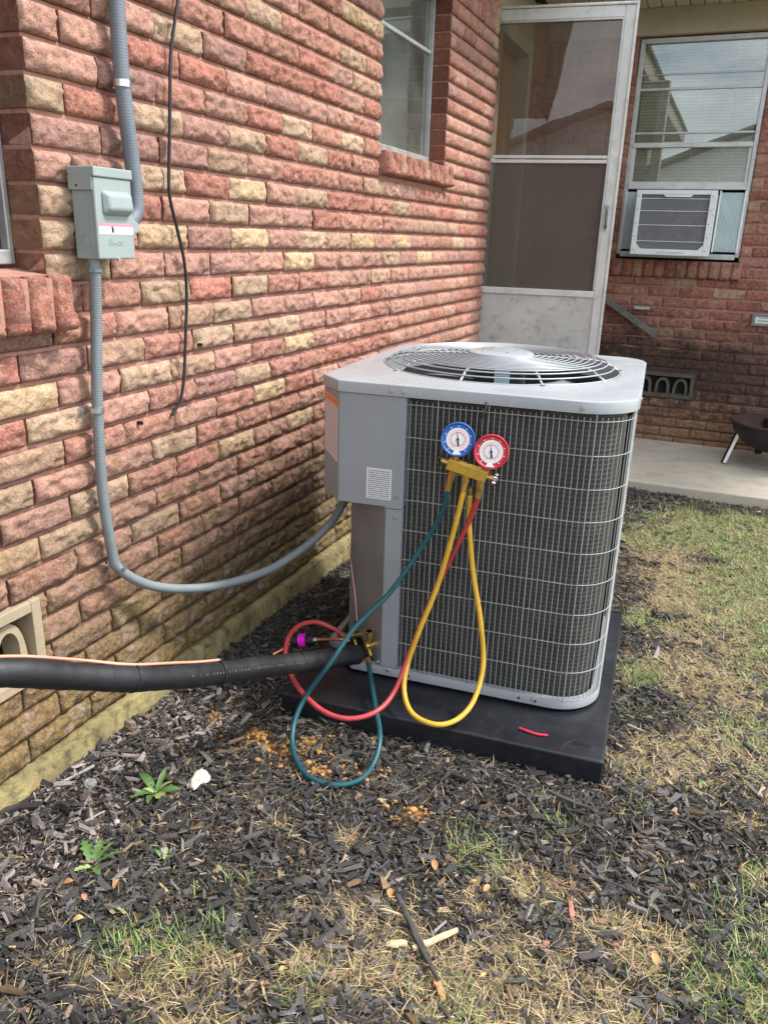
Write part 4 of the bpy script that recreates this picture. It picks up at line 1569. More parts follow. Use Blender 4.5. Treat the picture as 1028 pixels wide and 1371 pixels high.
rr_ = list(np.linspace(HR - .002, .112, 14))
for i, r in enumerate(rr_):
    pts = [(hc[0] + r * math.cos(t_), hc[1] + r * math.sin(t_), gz_(r)) for t_ in np.linspace(0, 2 * math.pi, 72, endpoint=False)]
    ob('grille_ring', MB().tube(pts, .0021, 6, closed=True), 'gwire', unit, smooth=True, auto=False)
for q in range(10):
    a = rad(q * 36 + 11)
    pts = [(hc[0] + r * math.cos(a), hc[1] + r * math.sin(a), gz_(r) - .004) for r in np.linspace(HR + .006, .085, 14)]
    ob('grille_spoke', MB().tube(pts, .0034, 6), 'gwire', unit, smooth=True, auto=False)
    if q % 2 == 0:
        ob('grille_foot', MB().cyl((pts[0][0], pts[0][1], .946), (pts[0][0], pts[0][1], .951), .008, seg=12), 'wire', unit, smooth=True)
ob('grille_plate', MB().lathe([(.001, .9905), (.085, .9895), (.096, .986), (.099, .980), (.097, .979), (.001, .984)], (hc[0], hc[1], 0), 48), 'lid', unit, smooth=True)
for q in range(4):
    a = rad(q * 90 + 30)
    ob('plate_bolt', MB().cyl((hc[0] + .055 * math.cos(a), hc[1] + .055 * math.sin(a), .988), (hc[0] + .055 * math.cos(a), hc[1] + .055 * math.sin(a), .9915), .006, seg=8), 'steel', unit)

# coil + guard path: from the front post round to the rear right post
GP0 = .268


def gpath(inset, n=16):
    a, R = UW - inset, .130 - inset
    pts = [Vector((GP0 - .01, inset, 0)), Vector((a - R, inset, 0))]
    for i in range(1, n + 1):
        t_ = -math.pi / 2 + math.pi / 2 * i / n
        pts.append(Vector((a - R + R * math.cos(t_), inset + R + R * math.sin(t_), 0)))
    pts.append(Vector((a, .70, 0)))
    return pts


cp = resample(gpath(.036), .012)
vs, fs, uvs = [], [], []
acc = [0]
for a_, b_ in zip(cp, cp[1:]):
    acc.append(acc[-1] + (b_ - a_).length)
for i, p in enumerate(cp):
    vs += [(p.x, p.y, .112), (p.x, p.y, .908)]
for i in range(len(cp) - 1):
    fs.append((2 * i, 2 * i + 2, 2 * i + 3, 2 * i + 1))
me = bpy.data.meshes.new('coil')
me.from_pydata(vs, [], fs)
me.materials.append(M_['coil'])
ul = me.uv_layers.new(name='UVMap')
for pl in me.polygons:
    for li in pl.loop_indices:
        vi = me.loops[li].vertex_index
        ul.data[li].uv = (acc[vi // 2], vs[vi][2])
coil = put('coil', me, unit)
md = coil.modifiers.new('s', 'SOLIDIFY')
md.thickness = .02
md.offset = -1
# guard wires
gp = resample(gpath(.010), .0146)
wm = MB().cyl((0, 0, .110), (0, 0, .902), .00105, seg=6, caps=False).mesh('guard_wire', 'wire', True)
for i, p in enumerate(gp[1:-1]):
    put('guard_wire', wm, unit, (p.x, p.y, 0))
for i in range(10):
    z = .114 + i * (.892 - .114) / 9
    pts = [(p.x, p.y, z) for p in resample(gpath(.0085), .012)]
    ob('guard_rail', MB().tube(pts, .00115, 6), 'wire', unit, smooth=True, auto=False)
# a few heavier tie wires in front of the coil
for i in range(6, len(gp) - 4, 9):
    p = gp[i]
    ob('guard_stay', MB().cyl((p.x, p.y - .002 if p.y < .02 else p.y, .104), (p.x, p.y - .002 if p.y < .02 else p.y, .910), .0015, seg=8, caps=False), 'wire', unit, smooth=True)

# base pan rail
bl = densify(outline(.006, .135, .12, .05), 100)
n = len(bl)
lv = [(0.0, Z0), (0.0, Z0 + .022), (.003, Z0 + .026), (.02, Z0 + .027), (.02, Z0 + .012)]
vs, fs = [], []
for d, z in lv:
    lp = offset_loop(bl, d) if d else bl
    vs += [(x, y, z) for x, y in lp]
for q in range(len(lv) - 1):
    for i in range(n):
        fs.append((q * n + i, q * n + (i + 1) % n, (q + 1) * n + (i + 1) % n, (q + 1) * n + i))
ob('base_rail', MB().add(vs, fs), 'unit', unit, smooth=True)
ob('base_floor', MB().prism(offset_loop(bl, .012), Z0 + .004, Z0 + .012), 'darkint', unit)
for (fx, fy) in ((.14, .12), (.70, .12), (.14, .76), (.70, .76)):
    ob('foot', MB().cyl((fx, fy, .0775), (fx, fy, .094), .03, seg=16), 'black', unit)
for (px_, pz_) in ((.62, .101), (.665, .101), (.30, .101)):
    ob('drain_hole', MB().cyl((px_, .0045, pz_), (px_, .0065, pz_), .0035, seg=10), 'black', unit)

# post, control box, lower valve panel, rear post, back/left panels
ob('front_post', MB().box(.214, GP0 - .006, .006, .030, Z0 + .028, .603), 'unit', unit, bev=.002)
cbx = [(GP0 - .006, .004), (.076, .004), (.004, .076), (.004, .30), (GP0 - .006, .30)]
ob('control_box', MB().prism(cbx, .606, .911), 'unit', unit, bev=.003)
lb_ = MB()
ob('box_bottom_flange', MB().box(.214, GP0 - .004, .0015, .006, .606, .613), 'unit', unit)
# lower panel: chamfer with arched foot
n = 10
A_, B_ = Vector((.214, .010, 0)), Vector((.062, .158, 0))
vs, fs = [], []
nn_ = Vector((-(B_ - A_).y, (B_ - A_).x, 0)).normalized()
for i in range(n + 1):
    s_ = i / n
    p = A_.lerp(B_, s_)
    zb = .094 + .055 * math.sin(min(1, s_ * 1.25) * math.pi / 2) ** 1.3
    for off_ in (0, .003):
        vs += [(p.x + nn_.x * off_, p.y + nn_.y * off_, zb), (p.x + nn_.x * off_, p.y + nn_.y * off_, .606)]
for i in range(n):
    b = i * 4
    fs += [(b, b + 4, b + 5, b + 1), (b + 2, b + 3, b + 7, b + 6), (b, b + 2, b + 6, b + 4)]
fs += [(0, 1, 3, 2)]
ob('valve_panel', MB().add(vs, fs), 'lower', unit)
ob('side_panel', MB().box(.058, .064, .158, .84, .095, .911), 'unit', unit)
ob('rear_panel', MB().box(.06, UW - .05, UD - .022, UD - .014, .10, .911), 'unit', unit)
rp = [(UW - .0105, .600), (UW - .0105, UD - .062)] + [(UW - .0605 + .05 * math.cos(t_), UD - .062 + .05 * math.sin(t_)) for t_ in np.linspace(0.2, math.pi / 2, 6)]
rp2 = [(x - .008, y - .004) for x, y in rp[::-1]]
ob('rear_post', MB().prism(rp + rp2, Z0 + .028, .911), 'unit', unit, smooth=True)
ob('rear_post_bead', MB().box(UW - .0115, UW - .006, .60, .62, Z0 + .03, .911), 'unit', unit, bev=.002)


def screw(x, y, z, nx, ny, r=.0036):
    p = Vector((x, y, z))
    nv = Vector((nx, ny, 0)).normalized()
    return ob('screw', MB().cyl(p, p + nv * .0022, r * 1.4, seg=14).cyl(p + nv * .0022, p + nv * .005, r * .9, seg=6), 'steel', unit)


for a in ((.222, -.0005, .925, 0, -1), (.256, -.0005, .925, 0, -1), (.705, -.0005, .925, 0, -1), (.243, .0035, .640, 0, -1), (.243, .0055, .580, 0, -1), (.238, .0055, .106, 0, -1), (.205, .012, .125, -1, -1), (.66, .005, .106, 0, -1)):
    screw(*a)
screw(UW - .002, .20, .925, 1, 0)
# labels
quad_uv('rating_label', [(.158, .0033, .627), (.229, .0033, .627), (.229, .0033, .713), (.158, .0033, .713)], 'lab_w', unit)
ca = Vector((.004, .076, 0))
cb_ = Vector((.076, .004, 0))
dd = (cb_ - ca).normalized()
nn2 = Vector((-.7071, -.7071, 0)) * .0004
l0, l1_ = ca + dd * .010 + nn2, ca + dd * .094 + nn2
quad_uv('warning_label', [(l0.x, l0.y, .735), (l1_.x, l1_.y, .715), (l1_.x, l1_.y, .888), (l0.x, l0.y, .898)], 'lab_o', unit)

# service valves on the chamfer
def valve(name, s_, z, stem, r, label):
    p = A_.lerp(B_, s_)
    nv = Vector((-.70, -.71, 0))
    c = Vector((p.x, p.y, z)) + nv * .02
    m = MB()
    m.cyl(p + Vector((0, 0, z)), c + nv * .012, r * .7, seg=14)
    m.cyl(c + Vector((0, 0, -.012)), c + Vector((0, 0, stem)), r * .62, seg=6)
    m.cyl(c + Vector((0, 0, stem * .55)), c + Vector((0, 0, stem)), r * 1.0, r * 1.08, seg=6)
    m.cyl(c + Vector((0, 0, -.012)), c + Vector((.012, -.012, -.028)), r * .45, seg=10)
    ob(name, m, 'brass', unit, smooth=True)
    return c


c1 = valve('suction_valve', .20, .165, .046, .015, '')
c2 = valve('liquid_valve', .66, .150, .026, .012, '')
cp_ = [(.13, .08, .60), (.075, .125, .43), (.09, .10, .34), (.115, .07, .27), (.125, .05, .21), (.12, .06, .16)]
ob('thin_wire', MB().tube(cr_spline([(.062, .14, .40), (.085, .10, .36), (.105, .075, .30), (.118, .058, .24), (.124, .050, .20)], 8), .0016, 6), 'ctrlwire', unit, smooth=True)
ob('thin_wire', MB().tube(cr_spline([(.05, .15, .44), (.07, .12, .43), (.055, .14, .415), (.075, .115, .42)], 6), .0014, 6), 'ctrlwire', unit, smooth=True)
ob('wire_grommet', MB().cyl((.118, .062, .213), (.126, .040, .213), .007, seg=12), 'black', unit, smooth=True)

# ------------------------------------------------------------------ insulated line set
ip = thing('insulated_pipe', 'thick black foam-insulated refrigerant pipe running to the condenser valves', 'pipe', (.30, .87, .5))
O3 = Vector((.30, .87, .5))
pp = [(.02, .34, .60), (.12, .52, .618), (.205, .70, .605), (.273, .871, .557), (.310, .988, .497), (.348, 1.099, .442), (.376, 1.227, .384), (.392, 1.378, .320), (.422, 1.522, .268), (.462, 1.655, .222), (.497, 1.765, .190), (.515, 1.850, .158)]
PPs = resample(cr_spline(pp, 16), .012)
ob('foam_sleeve', MB().tube([p - O3 for p in PPs], lambda i: .0272 + .0009 * math.sin(i * .37) + .0005 * math.sin(i * 1.7), 24), 'foam', ip, smooth=True, auto=False)


def on_pipe(y_):
    best = min(range(len(PPs)), key=lambda i: abs(PPs[i].y - y_))
    d = (PPs[min(best + 1, len(PPs) - 1)] - PPs[best - 1]).normalized()
    return PPs[best], d


for y_, rr2 in ((1.055, 0), (1.105, 1), (1.35, 1), (1.62, 1), (1.745, 1), (1.70, 0)):
    c, d = on_pipe(y_)
    if rr2:
        a_ = d.orthogonal().normalized()
        b_ = d.cross(a_)
        ring = [c - O3 + (a_ * math.cos(t_) + b_ * math.sin(t_)) * .0282 for t_ in np.linspace(0, 2 * math.pi, 24, endpoint=False)]
        ob('zip_tie', MB().tube(ring, .0021, 6, closed=True), 'black', ip, smooth=True, auto=False)
        q = c - O3 + Vector((.012, -.026, .004))
        ob('zip_tie_head', MB().box(q.x - .004, q.x + .004, q.y - .003, q.y + .003, q.z - .004, q.z + .004), 'black', ip, bev=.001)
    else:
        ob('sleeve_joint', MB().tube([c - O3 + (d.orthogonal().normalized() * math.cos(t_) + d.cross(d.orthogonal().normalized()) * math.sin(t_)) * .0276 for t_ in np.linspace(0, 2 * math.pi, 24, endpoint=False)], .0008, 5, closed=True), 'foam', ip, smooth=True)
# thermostat wire on top
wp = []
for i, yv in enumerate(np.linspace(.6, 1.345, 26)):
    c, d = on_pipe(yv)
    up = Vector((0, 0, 1)) - d * d.z
    up.normalize()
    sd_ = d.cross(up)
    wp.append(c - O3 + up * (.0300 + .0010 * math.sin(yv * 33)) - sd_ * (.002 + .003 * math.sin(yv * 21)))
ob('control_wire', MB().tube(cr_spline(wp, 3), .0031, 8), 'ctrlwire', ip, smooth=True, auto=False)
# yellow print dashes on the sleeve
pr = MB()
rp_ = random.Random(4)
for i in range(60):
    yv = 1.23 + i * .0072
    if rp_.random() < .25 or yv > 1.62:
        continue
    c, d = on_pipe(yv)
    nv = Vector((.62, -.62, .48))
    nv = (nv - d * nv.dot(d)).normalized()
    up = d.cross(nv).normalized()
    q = c - O3 + nv * .0283
    hh_ = .0016 + rp_.random() * .001
    w_ = .0018
    pr.add([q - d * w_ - up * hh_, q + d * w_ - up * hh_, q + d * w_ + up * hh_, q - d * w_ + up * hh_], [(0, 1, 2, 3)])
ob('printed_marks', pr, 'yprint', ip)
# liquid line with filter drier and magenta tag
lq = [L2W(.118 - .02, .075 - .02, .150), L2W(.07, .05, .152), L2W(.02, .05, .142), L2W(-.04, .045, .128), L2W(-.09, .03, .112), L2W(-.11, .02, .095), L2W(-.13, .0, .085)]
ob('liquid_line', MB().tube([p - O3 for p in cr_spline(lq, 8)], .0052, 10), 'copper', ip, smooth=True)
f0, f1 = L2W(-.015, .045, .136) - O3, L2W(-.085, .035, .124) - O3
fd = MB().cyl(f0, f1, .019, seg=20)
ob('filter_drier', fd, 'black', ip, smooth=True, bev=.004)
dv = (f1 - f0)
ob('magenta_tag', MB().cyl(f0 + dv * .30, f0 + dv * .62, .0205, seg=24, caps=False), 'magenta', ip, smooth=True)
for s_ in (-.08, 1.08):
    ob('flare_cap', MB().cyl(f0 + dv * s_ - dv * .07, f0 + dv * s_ + dv * .07, .008, seg=8), 'steel', ip)

# ------------------------------------------------------------------ manifold gauges
GO = Vector((.44, -.045, .75))
mg = thing('manifold_gauge_set', 'gold manifold with blue and red gauges hooked on the condenser guard', 'gauge set', L2W(*GO), TH)


def gl(u, v, z):
    return Vector((u, v, z)) - GO


pa, pb = gl(.392, -.045, .764), gl(.494, -.045, .740)
ob('manifold_body', MB().obox(pa, pb, .022, .030, (0, 0, 1)), 'manif', mg, bev=.003)
md_ = (pb - pa).normalized()
up_ = Vector((-md_.z, 0, md_.x))
for (s_, mt, gname, c_) in ((.14, 'gblue', 'blue_gauge', gl(.416, -.052, .829)), (.86, 'gred', 'red_gauge', gl(.502, -.056, .808))):
    q = pa.lerp(pb, s_)
    ob('gauge_stem', MB().cyl(q + up_ * .008, Vector((c_.x, c_.y + .010, c_.z - .036)), .0075, seg=8), 'brass', mg)
    Mg = Matrix.Translation(c_) @ Matrix.Rotation(rad(78), 4, 'X') @ Matrix.Rotation(rad(8), 4, 'Y')
    g = ob(gname, MB().lathe([(.001, -.014), (.036, -.014), (.040, -.010), (.0425, 0), (.0435, .006), (.041, .010), (.038, .009), (.036, .0065), (.001, .0062)], seg=48), mt, mg, smooth=True)
    g.matrix_local = Mg
    ob('dial', MB().lathe([(.001, .0078), (.029, .0078), (.029, .0065)], seg=40), 'white', g)
    tk = MB()
    for i in range(34):
        a = rad(-60 + 300 * i / 33)
        r0, r1 = (.0185, .0245) if i % 3 == 0 else (.021, .024)
        ca_, sa_ = math.cos(a), math.sin(a)
        w_ = .0006
        tk.add([(ca_ * r0 - sa_ * w_, sa_ * r0 + ca_ * w_, .0083), (ca_ * r1 - sa_ * w_, sa_ * r1 + ca_ * w_, .0083), (ca_ * r1 + sa_ * w_, sa_ * r1 - ca_ * w_, .0083), (ca_ * r0 + sa_ * w_, sa_ * r0 - ca_ * w_, .0083)], [(0, 1, 2, 3)])
    ob('dial_ticks', tk, 'pink', g)
    rk = MB()
    for i in range(9):
        a = rad(-50 + 280 * i / 8)
        r0, r1 = .0315, .0345
        ca_, sa_ = math.cos(a), math.sin(a)
        w_ = .0012
        rk.add([(ca_ * r0 - sa_ * w_, sa_ * r0 + ca_ * w_, .0088), (ca_ * r1 - sa_ * w_, sa_ * r1 + ca_ * w_, .0092), (ca_ * r1 + sa_ * w_, sa_ * r1 - ca_ * w_, .0092), (ca_ * r0 + sa_ * w_, sa_ * r0 - ca_ * w_, .0088)], [(0, 1, 2, 3)])
    ob('rim_marks', rk, 'white', g)
    ob('dial_band', MB().lathe([(.0155, .0080), (.0185, .0080)], seg=36), 'pink', g)
    nd = MB()
    a = rad(100)
    ca_, sa_ = math.cos(a), math.sin(a)
    nd.add([(ca_ * .022, sa_ * .022, .0092), (-sa_ * .0017, ca_ * .0017, .0092), (-ca_ * .014 - sa_ * .0028, -sa_ * .014 + ca_ * .0028, .0092), (-ca_ * .017, -sa_ * .017, .0092), (-ca_ * .014 + sa_ * .0028, -sa_ * .014 - ca_ * .0028, .0092), (sa_ * .0017, -ca_ * .0017, .0092)], [(0, 1, 2, 3, 4, 5)])
    ob('needle', nd, 'black', g)
    ob('pivot', MB().cyl((0, 0, .0085), (0, 0, .0105), .0035, seg=14), 'black', g, smooth=True)
    ob('bottom_flash', MB().add([(-.010, -.0375, .0098), (.012, -.0365, .0098), (.004, -.026, .0092), (-.006, -.027, .0092)], [(0, 1, 2, 3)]), 'white', g)
# knobs
for q, sgn, mt in ((pa, -1, 'black'), (pb, 1, 'chrome')):
    ob('valve_stem', MB().cyl(q, q + md_ * sgn * .018, .0078, seg=10), 'brass', mg, smooth=True)
    k0 = q + md_ * sgn * .018
    kb = MB().cyl(k0, k0 + md_ * sgn * .007, .009, .011, seg=16)
    for j in range(5):
        a = j * 2 * math.pi / 5 + .4
        pp_ = k0 + md_ * sgn * .004 + up_ * math.cos(a) * .012 + Vector((0, 1, 0)) * math.sin(a) * .012
        kb.cyl(pp_ - md_ * sgn * .004, pp_ + md_ * sgn * .004, .0058, seg=10)
    ob('valve_knob', kb, mt, mg, smooth=True)
# hook and centre ports
ob('hook', MB().tube(cr_spline([gl(.444, -.042, .765), gl(.449, -.036, .80), gl(.462, -.030, .85), (gl(.468, -.026, .885)), gl(.473, -.018, .905), gl(.471, -.004, .917), gl(.466, .008, .913), gl(.464, .010, .900)], 8), .0019, 8), 'iron', mg, smooth=True)
blue = [(0.397, -0.045, 0.697), (0.38, -0.04, 0.62), (0.327, -0.05, 0.511), (0.261, -0.09, 0.396), (0.189, -0.15, 0.311), (0.147, -0.215, 0.232), (0.087, -0.242, 0.13), (0.075, -0.292, 0.075), (0.099, -0.353, 0.042), (0.154, -0.415, 0.032), (0.208, -0.434, 0.028), (0.262, -0.426, 0.028), (0.303, -0.394, 0.035), (0.321, -0.347, 0.06), (0.312, -0.285, 0.09), (0.263, -0.182, 0.107), (0.207, -0.065, 0.125), (0.182, -0.012, 0.136)]
red = [(0.477, -0.045, 0.687), (0.455, -0.035, 0.614), (0.414, -0.030, 0.506), (0.367, -0.035, 0.38), (0.327, -0.08, 0.236), (0.303, -0.138, 0.135), (0.276, -0.215, 0.11), (0.214, -0.257, 0.1), (0.137, -0.258, 0.11), (0.05, -0.217, 0.14), (-0.006, -0.168, 0.185), (-0.03, -0.101, 0.21), (-0.03, -0.028, 0.215), (-0.001, 0.031, 0.205), (0.049, 0.05, 0.183), (0.075, 0.07, 0.155)]
yel = [(0.439, -0.05, 0.702), (0.417, -0.055, 0.572), (0.386, -0.06, 0.427), (0.35, -0.08, 0.304), (0.324, -0.093, 0.2), (0.329, -0.136, 0.14), (0.369, -0.188, 0.11), (0.437, -0.203, 0.102), (0.487, -0.171, 0.11), (0.516, -0.112, 0.14), (0.524, -0.059, 0.22), (0.506, -0.05, 0.346), (0.474, -0.035, 0.475), (0.454, -0.03, 0.606), (0.451, -0.03, 0.681)]
for nm, pts, mt, port in (('blue_hose', blue, 'hblue', .16), ('red_hose', red, 'hred', .84), ('yellow_hose', yel, 'hyel', .50)):
    P = [gl(*p) for p in pts]
    h = ob(nm, MB().tube(cr_spline(P, 10), .0070, 12), mt, mg, smooth=True, auto=False)
    q = pa.lerp(pb, port)
    d0 = (P[0] - q)
    e = q + d0.normalized() * .012
    ob('port_nipple', MB().cyl(q, e + d0.normalized() * .004, .0055, seg=10), 'brass', mg, smooth=True)
    ft = MB().cyl(e, e + (P[0] - e) * .55, .0095, .0098, seg=6)
    ft.cyl(e + (P[0] - e) * .5, P[0] + (P[1] - P[0]).normalized() * .006, .0082, .0088, seg=12)
    ob('hose_fitting', ft, 'brass', mg, smooth=True)
    d1 = (P[-1] - P[-2]).normalized()
    if nm != 'yellow_hose':
        ob('hose_fitting', MB().cyl(P[-1] - d1 * .014, P[-1] + d1 * .006, .0092, .0096, seg=6), 'brass', mg, smooth=True)
    else:
        ob('hose_fitting', MB().cyl(P[-1] - d1 * .004, P[-1] + d1 * .022, .0058, .0062, seg=10), 'brass', mg, smooth=True)

# red tube scrap on the pad
rt = thing('red_tube_scrap', 'short piece of red plastic tube lying on the black pad', 'tube', L2W(.68, -.117, PH + .004))
ob('tube', MB().tube(cr_spline([(-.038, .004, 0), (-.018, -.001, .001), (.01, -.003, 0), (.038, .004, .0)], 6), .0034, 10), 'redtube', rt, smooth=True)
tag(ob('wire_scrap', MB().tube(cr_spline([L2W(.755, -.165, PH + .002), L2W(.775, -.125, PH + .004), L2W(.80, -.115, PH + .006), L2W(.83, -.12, PH + .003)], 6), .0011, 6), 'black', None), 'thin black wire scrap on the front right corner of the pad', 'wire')

# ------------------------------------------------------------------ ground
GREEN = [(1.54, 3.17, 0.18, 0.25), (1.63, 2.87, 0.17, 0.2), (1.36, 4.05, 0.27, 0.30), (1.6, 4.14, 0.24, 0.32), (1.15, 3.68, 0.11, 0.16), (1.26, 2.37, 0.07, 0.07), (1.6, 2.16, 0.08, 0.07), (1.62, 1.30, 0.14, 0.12), (1.62, 1.59, 0.07, 0.06), (1.03, 1.4, 0.05, 0.03), (0.53, 0.88, 0.10, 0.05), (1.24, 2.77, 0.07, 0.08), (1.08, 1.00, 0.06, 0.03), (0.85, 0.92, 0.06, 0.03), (1.66, 3.56, 0.2, 0.3), (2.4, 3.0, .75, 1.5), (2.3, 1.4, .5, .9)]
STRAW = [(1.31, 3.21, 0.22, 0.36), (1.43, 2.48, 0.2, 0.25), (1.4, 1.99, 0.12, 0.13), (1.33, 1.86, 0.10, 0.08), (1.55, 2.4, 0.14, 0.18), (1.51, 2.08, 0.13, 0.14), (1.14, 1.36, 0.10, 0.06), (1.0, 1.09, 0.10, 0.06), (1.18, 1.17, 0.13, 0.08), (1.37, 1.30, 0.13, 0.08), (1.32, 1.13, 0.14, 0.09), (0.65, 0.9, 0.13, 0.06), (0.81, 0.98, 0.10, 0.05), (1.49, 2.8, 0.2, 0.3), (1.07, 1.24, 0.10, 0.05), (0.53, 0.84, 0.08, 0.05), (2.2, 2.4, .7, 1.6), (1.2, 3.6, .2, .3), (1.15, 1.02, .5, .13), (1.7, 1.0, .5, .3), (.62, .80, .30, .07), (.90, 1.12, .12, .08), (.75, 1.32, .05, .03), (.58, 1.28, .05, .02)]
ORANGE = [(0.34, 1.58, 0.04, 0.04), (0.5, 1.60, 0.045, 0.03), (0.7, 1.53, 0.035, 0.025), (0.47, 1.53, 0.05, 0.03), (0.85, 1.46, 0.03, 0.02), (0.57, 1.51, 0.04, 0.025), (0.40, 1.55, 0.04, 0.03), (.20, 1.60, .03, .03)]


def field(lst, x, y):
    s_ = np.zeros_like(x)
    for cx, cy, rx, ry in lst:
        s_ = np.maximum(s_, np.exp(-(((x - cx) / rx) ** 2 + ((y - cy) / ry) ** 2) * .9))
    return s_


rng = np.random.default_rng(5)


def vnoise(x, y, sc, seed=0):
    """cheap value noise, vectorised"""
    xs, ys = x * sc, y * sc
    xi, yi = np.floor(xs).astype(np.int64), np.floor(ys).astype(np.int64)
    xf2, yf2 = xs - xi, ys - yi
    xf2 = xf2 * xf2 * (3 - 2 * xf2)
    yf2 = yf2 * yf2 * (3 - 2 * yf2)

    def h(a, b):
        n_ = (a * 374761393 + b * 668265263 + seed * 974711) & 0xffffffff
        n_ = ((n_ ^ (n_ >> 13)) * 1274126177) & 0xffffffff
        return ((n_ ^ (n_ >> 16)) & 0xffff) / 65535.0
    return (h(xi, yi) * (1 - xf2) + h(xi + 1, yi) * xf2) * (1 - yf2) + (h(xi, yi + 1) * (1 - xf2) + h(xi + 1, yi + 1) * xf2) * yf2


def fbm(x, y, sc, seed=0, o=4):
    s_, a, t_ = 0, .5, 0
    for i in range(o):
        s_ = s_ + a * vnoise(x, y, sc * 2 ** i, seed + i)
        t_ += a
        a *= .55
    return s_ / t_


def gheight(x, y):
    b = np.interp(y, [0, 1.0, 2.0, 3.2, 4.2, 4.8, 7], [.035, .022, 0, 0, -.03, -.07, -.09])
    b = b + .022 * (fbm(x, y, 4.5, 3, 3) - .5) + .014 * (fbm(x, y, 22, 7, 3) - .5)
    # mulch banked against the foundation
    b = b + .028 * np.exp(-np.clip(x, 0, 9) / .09) * (y < 2.4)
    return b


def px_patch(lst, k):
    return [(a, b, c * k, d * k) for a, b, c, d in lst]


xs = np.concatenate([[-80, -40, -20, -8, -3, -1, -.4], np.arange(-.1, 2.9, .0125), [3, 3.5, 4.5, 7, 12, 25, 50, 90]])
ys = np.concatenate([[-90, -50, -25, -12, -6, -3, -1, -.2, .1, .3], np.arange(.45, 4.9, .0145), [5.2, 6, 8, 12, 25, 60, 100]])
X, Y = np.meshgrid(xs, ys, indexing='ij')
Zg = gheight(X, Y)
near = (X > -.15) & (X < 2.9) & (Y > .4) & (Y < 4.9)
Zg = np.where(near, Zg, gheight(np.clip(X, -.1, 2.9), np.clip(Y, .45, 4.9)))
fine = (rng.random(X.shape) - .5) * .006
Zg = Zg + np.where(near, fine, 0)
Zg = np.where(X < -.05, -.02, Zg)
gG = field(GREEN, X, Y)
gS = field(STRAW, X, Y)
gO = field(ORANGE, X, Y)
nz1 = fbm(X, Y, 9, 21)
nz2 = fbm(X, Y, 40, 22)
soil = np.stack([.032 + .03 * nz2, .027 + .024 * nz2, .022 + .018 * nz2], -1)
nz3 = fbm(X, Y, 75, 88, 3)
strawc = np.stack([.10 + .32 * nz2 * nz3, .095 + .225 * nz2 * nz3, .052 + .10 * nz2 * nz3], -1)
greenc = np.stack([.09 + .08 * nz2, .115 + .09 * nz2, .045 + .03 * nz2], -1)
orc = np.stack([.36 + .12 * nz2, .19 + .06 * nz2, .06 + .02 * nz2], -1)
far = (~near)[..., None]
a_s = np.clip((gS + (nz1 - .5) * .9 + (nz2 - .5) * .5 - .38) * 3, 0, 1)[..., None]
a_g = np.clip((gG + (nz1 - .5) * .9 - .22) * 3.2, 0, 1)[..., None] * .7
a_o = np.clip((gO + (nz2 - .5) * 1.0 - .45) * 5, 0, 1)[..., None]
colr = soil * (1 - a_s) + strawc * a_s
colr = colr * (1 - a_g) + greenc * a_g
colr = colr * (1 - a_o) + orc * a_o
lawn = np.array([.10, .13, .05])
colr = np.where(far & (X[..., None] > 2.5), lawn, colr)
nx_, ny_ = X.shape
V = np.stack([X, Y, Zg], -1).reshape(-1, 3)
I = np.arange(nx_ * ny_).reshape(nx_, ny_)
Fq = np.stack([I[:-1, :-1], I[1:, :-1], I[1:, 1:], I[:-1, 1:]], -1).reshape(-1, 4)


def np_mesh(name, V, Fq, cols, mat, smooth=False):
    me = bpy.data.meshes.new(name)
    k = Fq.shape[1]
    me.vertices.add(len(V))
    me.vertices.foreach_set('co', V.astype(np.float32).ravel())
    me.loops.add(Fq.size)
    me.loops.foreach_set('vertex_index', Fq.astype(np.int32).ravel())
    me.polygons.add(len(Fq))
    me.polygons.foreach_set('loop_start', np.arange(0, Fq.size, k, dtype=np.int32))
    me.polygons.foreach_set('loop_total', np.full(len(Fq), k, dtype=np.int32))
    me.polygons.foreach_set('use_smooth', np.full(len(Fq), smooth))
    me.update(calc_edges=True)
    ca = me.color_attributes.new('Col', 'FLOAT_COLOR', 'POINT')
    c4 = np.concatenate([cols.reshape(-1, 3), np.ones((len(V), 1))], 1).astype(np.float32)
    ca.data.foreach_set('color', c4.ravel())
    me.materials.append(M_[mat])
    me.validate()
    return me


go = put('ground', np_mesh('ground', V, Fq, colr, 'ground', True))
go['kind'] = 'structure'


def excl(x, y):
    """True where nothing should be scattered: under the pad, the slab, the house"""
    dx, dy = x - UO.x, y - UO.y
    u_ = dx * EX.x + dy * EX.y
    v_ = dx * EY.x + dy * EY.y
    pad_ = (u_ > -.018) & (u_ < .862) & (v_ > -.170) & (v_ < .726)
    return pad_ | (x < .036) | (y > 4.685)


def masks(x, y):
    n1_ = fbm(x, y, 9, 21)
    n2_ = fbm(x, y, 30, 33)
    s_ = np.clip((field(STRAW, x, y) + (n1_ - .5) * .9 + (n2_ - .5) * .7 - .38) * 2.6, 0, 1)
    g_ = np.clip((field(GREEN, x, y) + (n1_ - .5) * .9 - .22) * 3.2, 0, 1)
    o_ = np.clip((field(ORANGE, x, y) + (n2_ - .5) * 1.0 - .40) * 5, 0, 1)
    return s_, g_, o_


# mulch chips
NCH = 190000
yy = .45 + (4.72 - .45) * rng.random(NCH) ** 1.55
xx = .03 + (2.6 - .03) * rng.random(NCH) ** 1.12
ms, mg_, mo = masks(xx, yy)
keep = (rng.random(NCH) < (1 - .58 * np.maximum(ms, mg_ * 1.1)) * (1 - .75 * mo)) & ~excl(xx, yy)
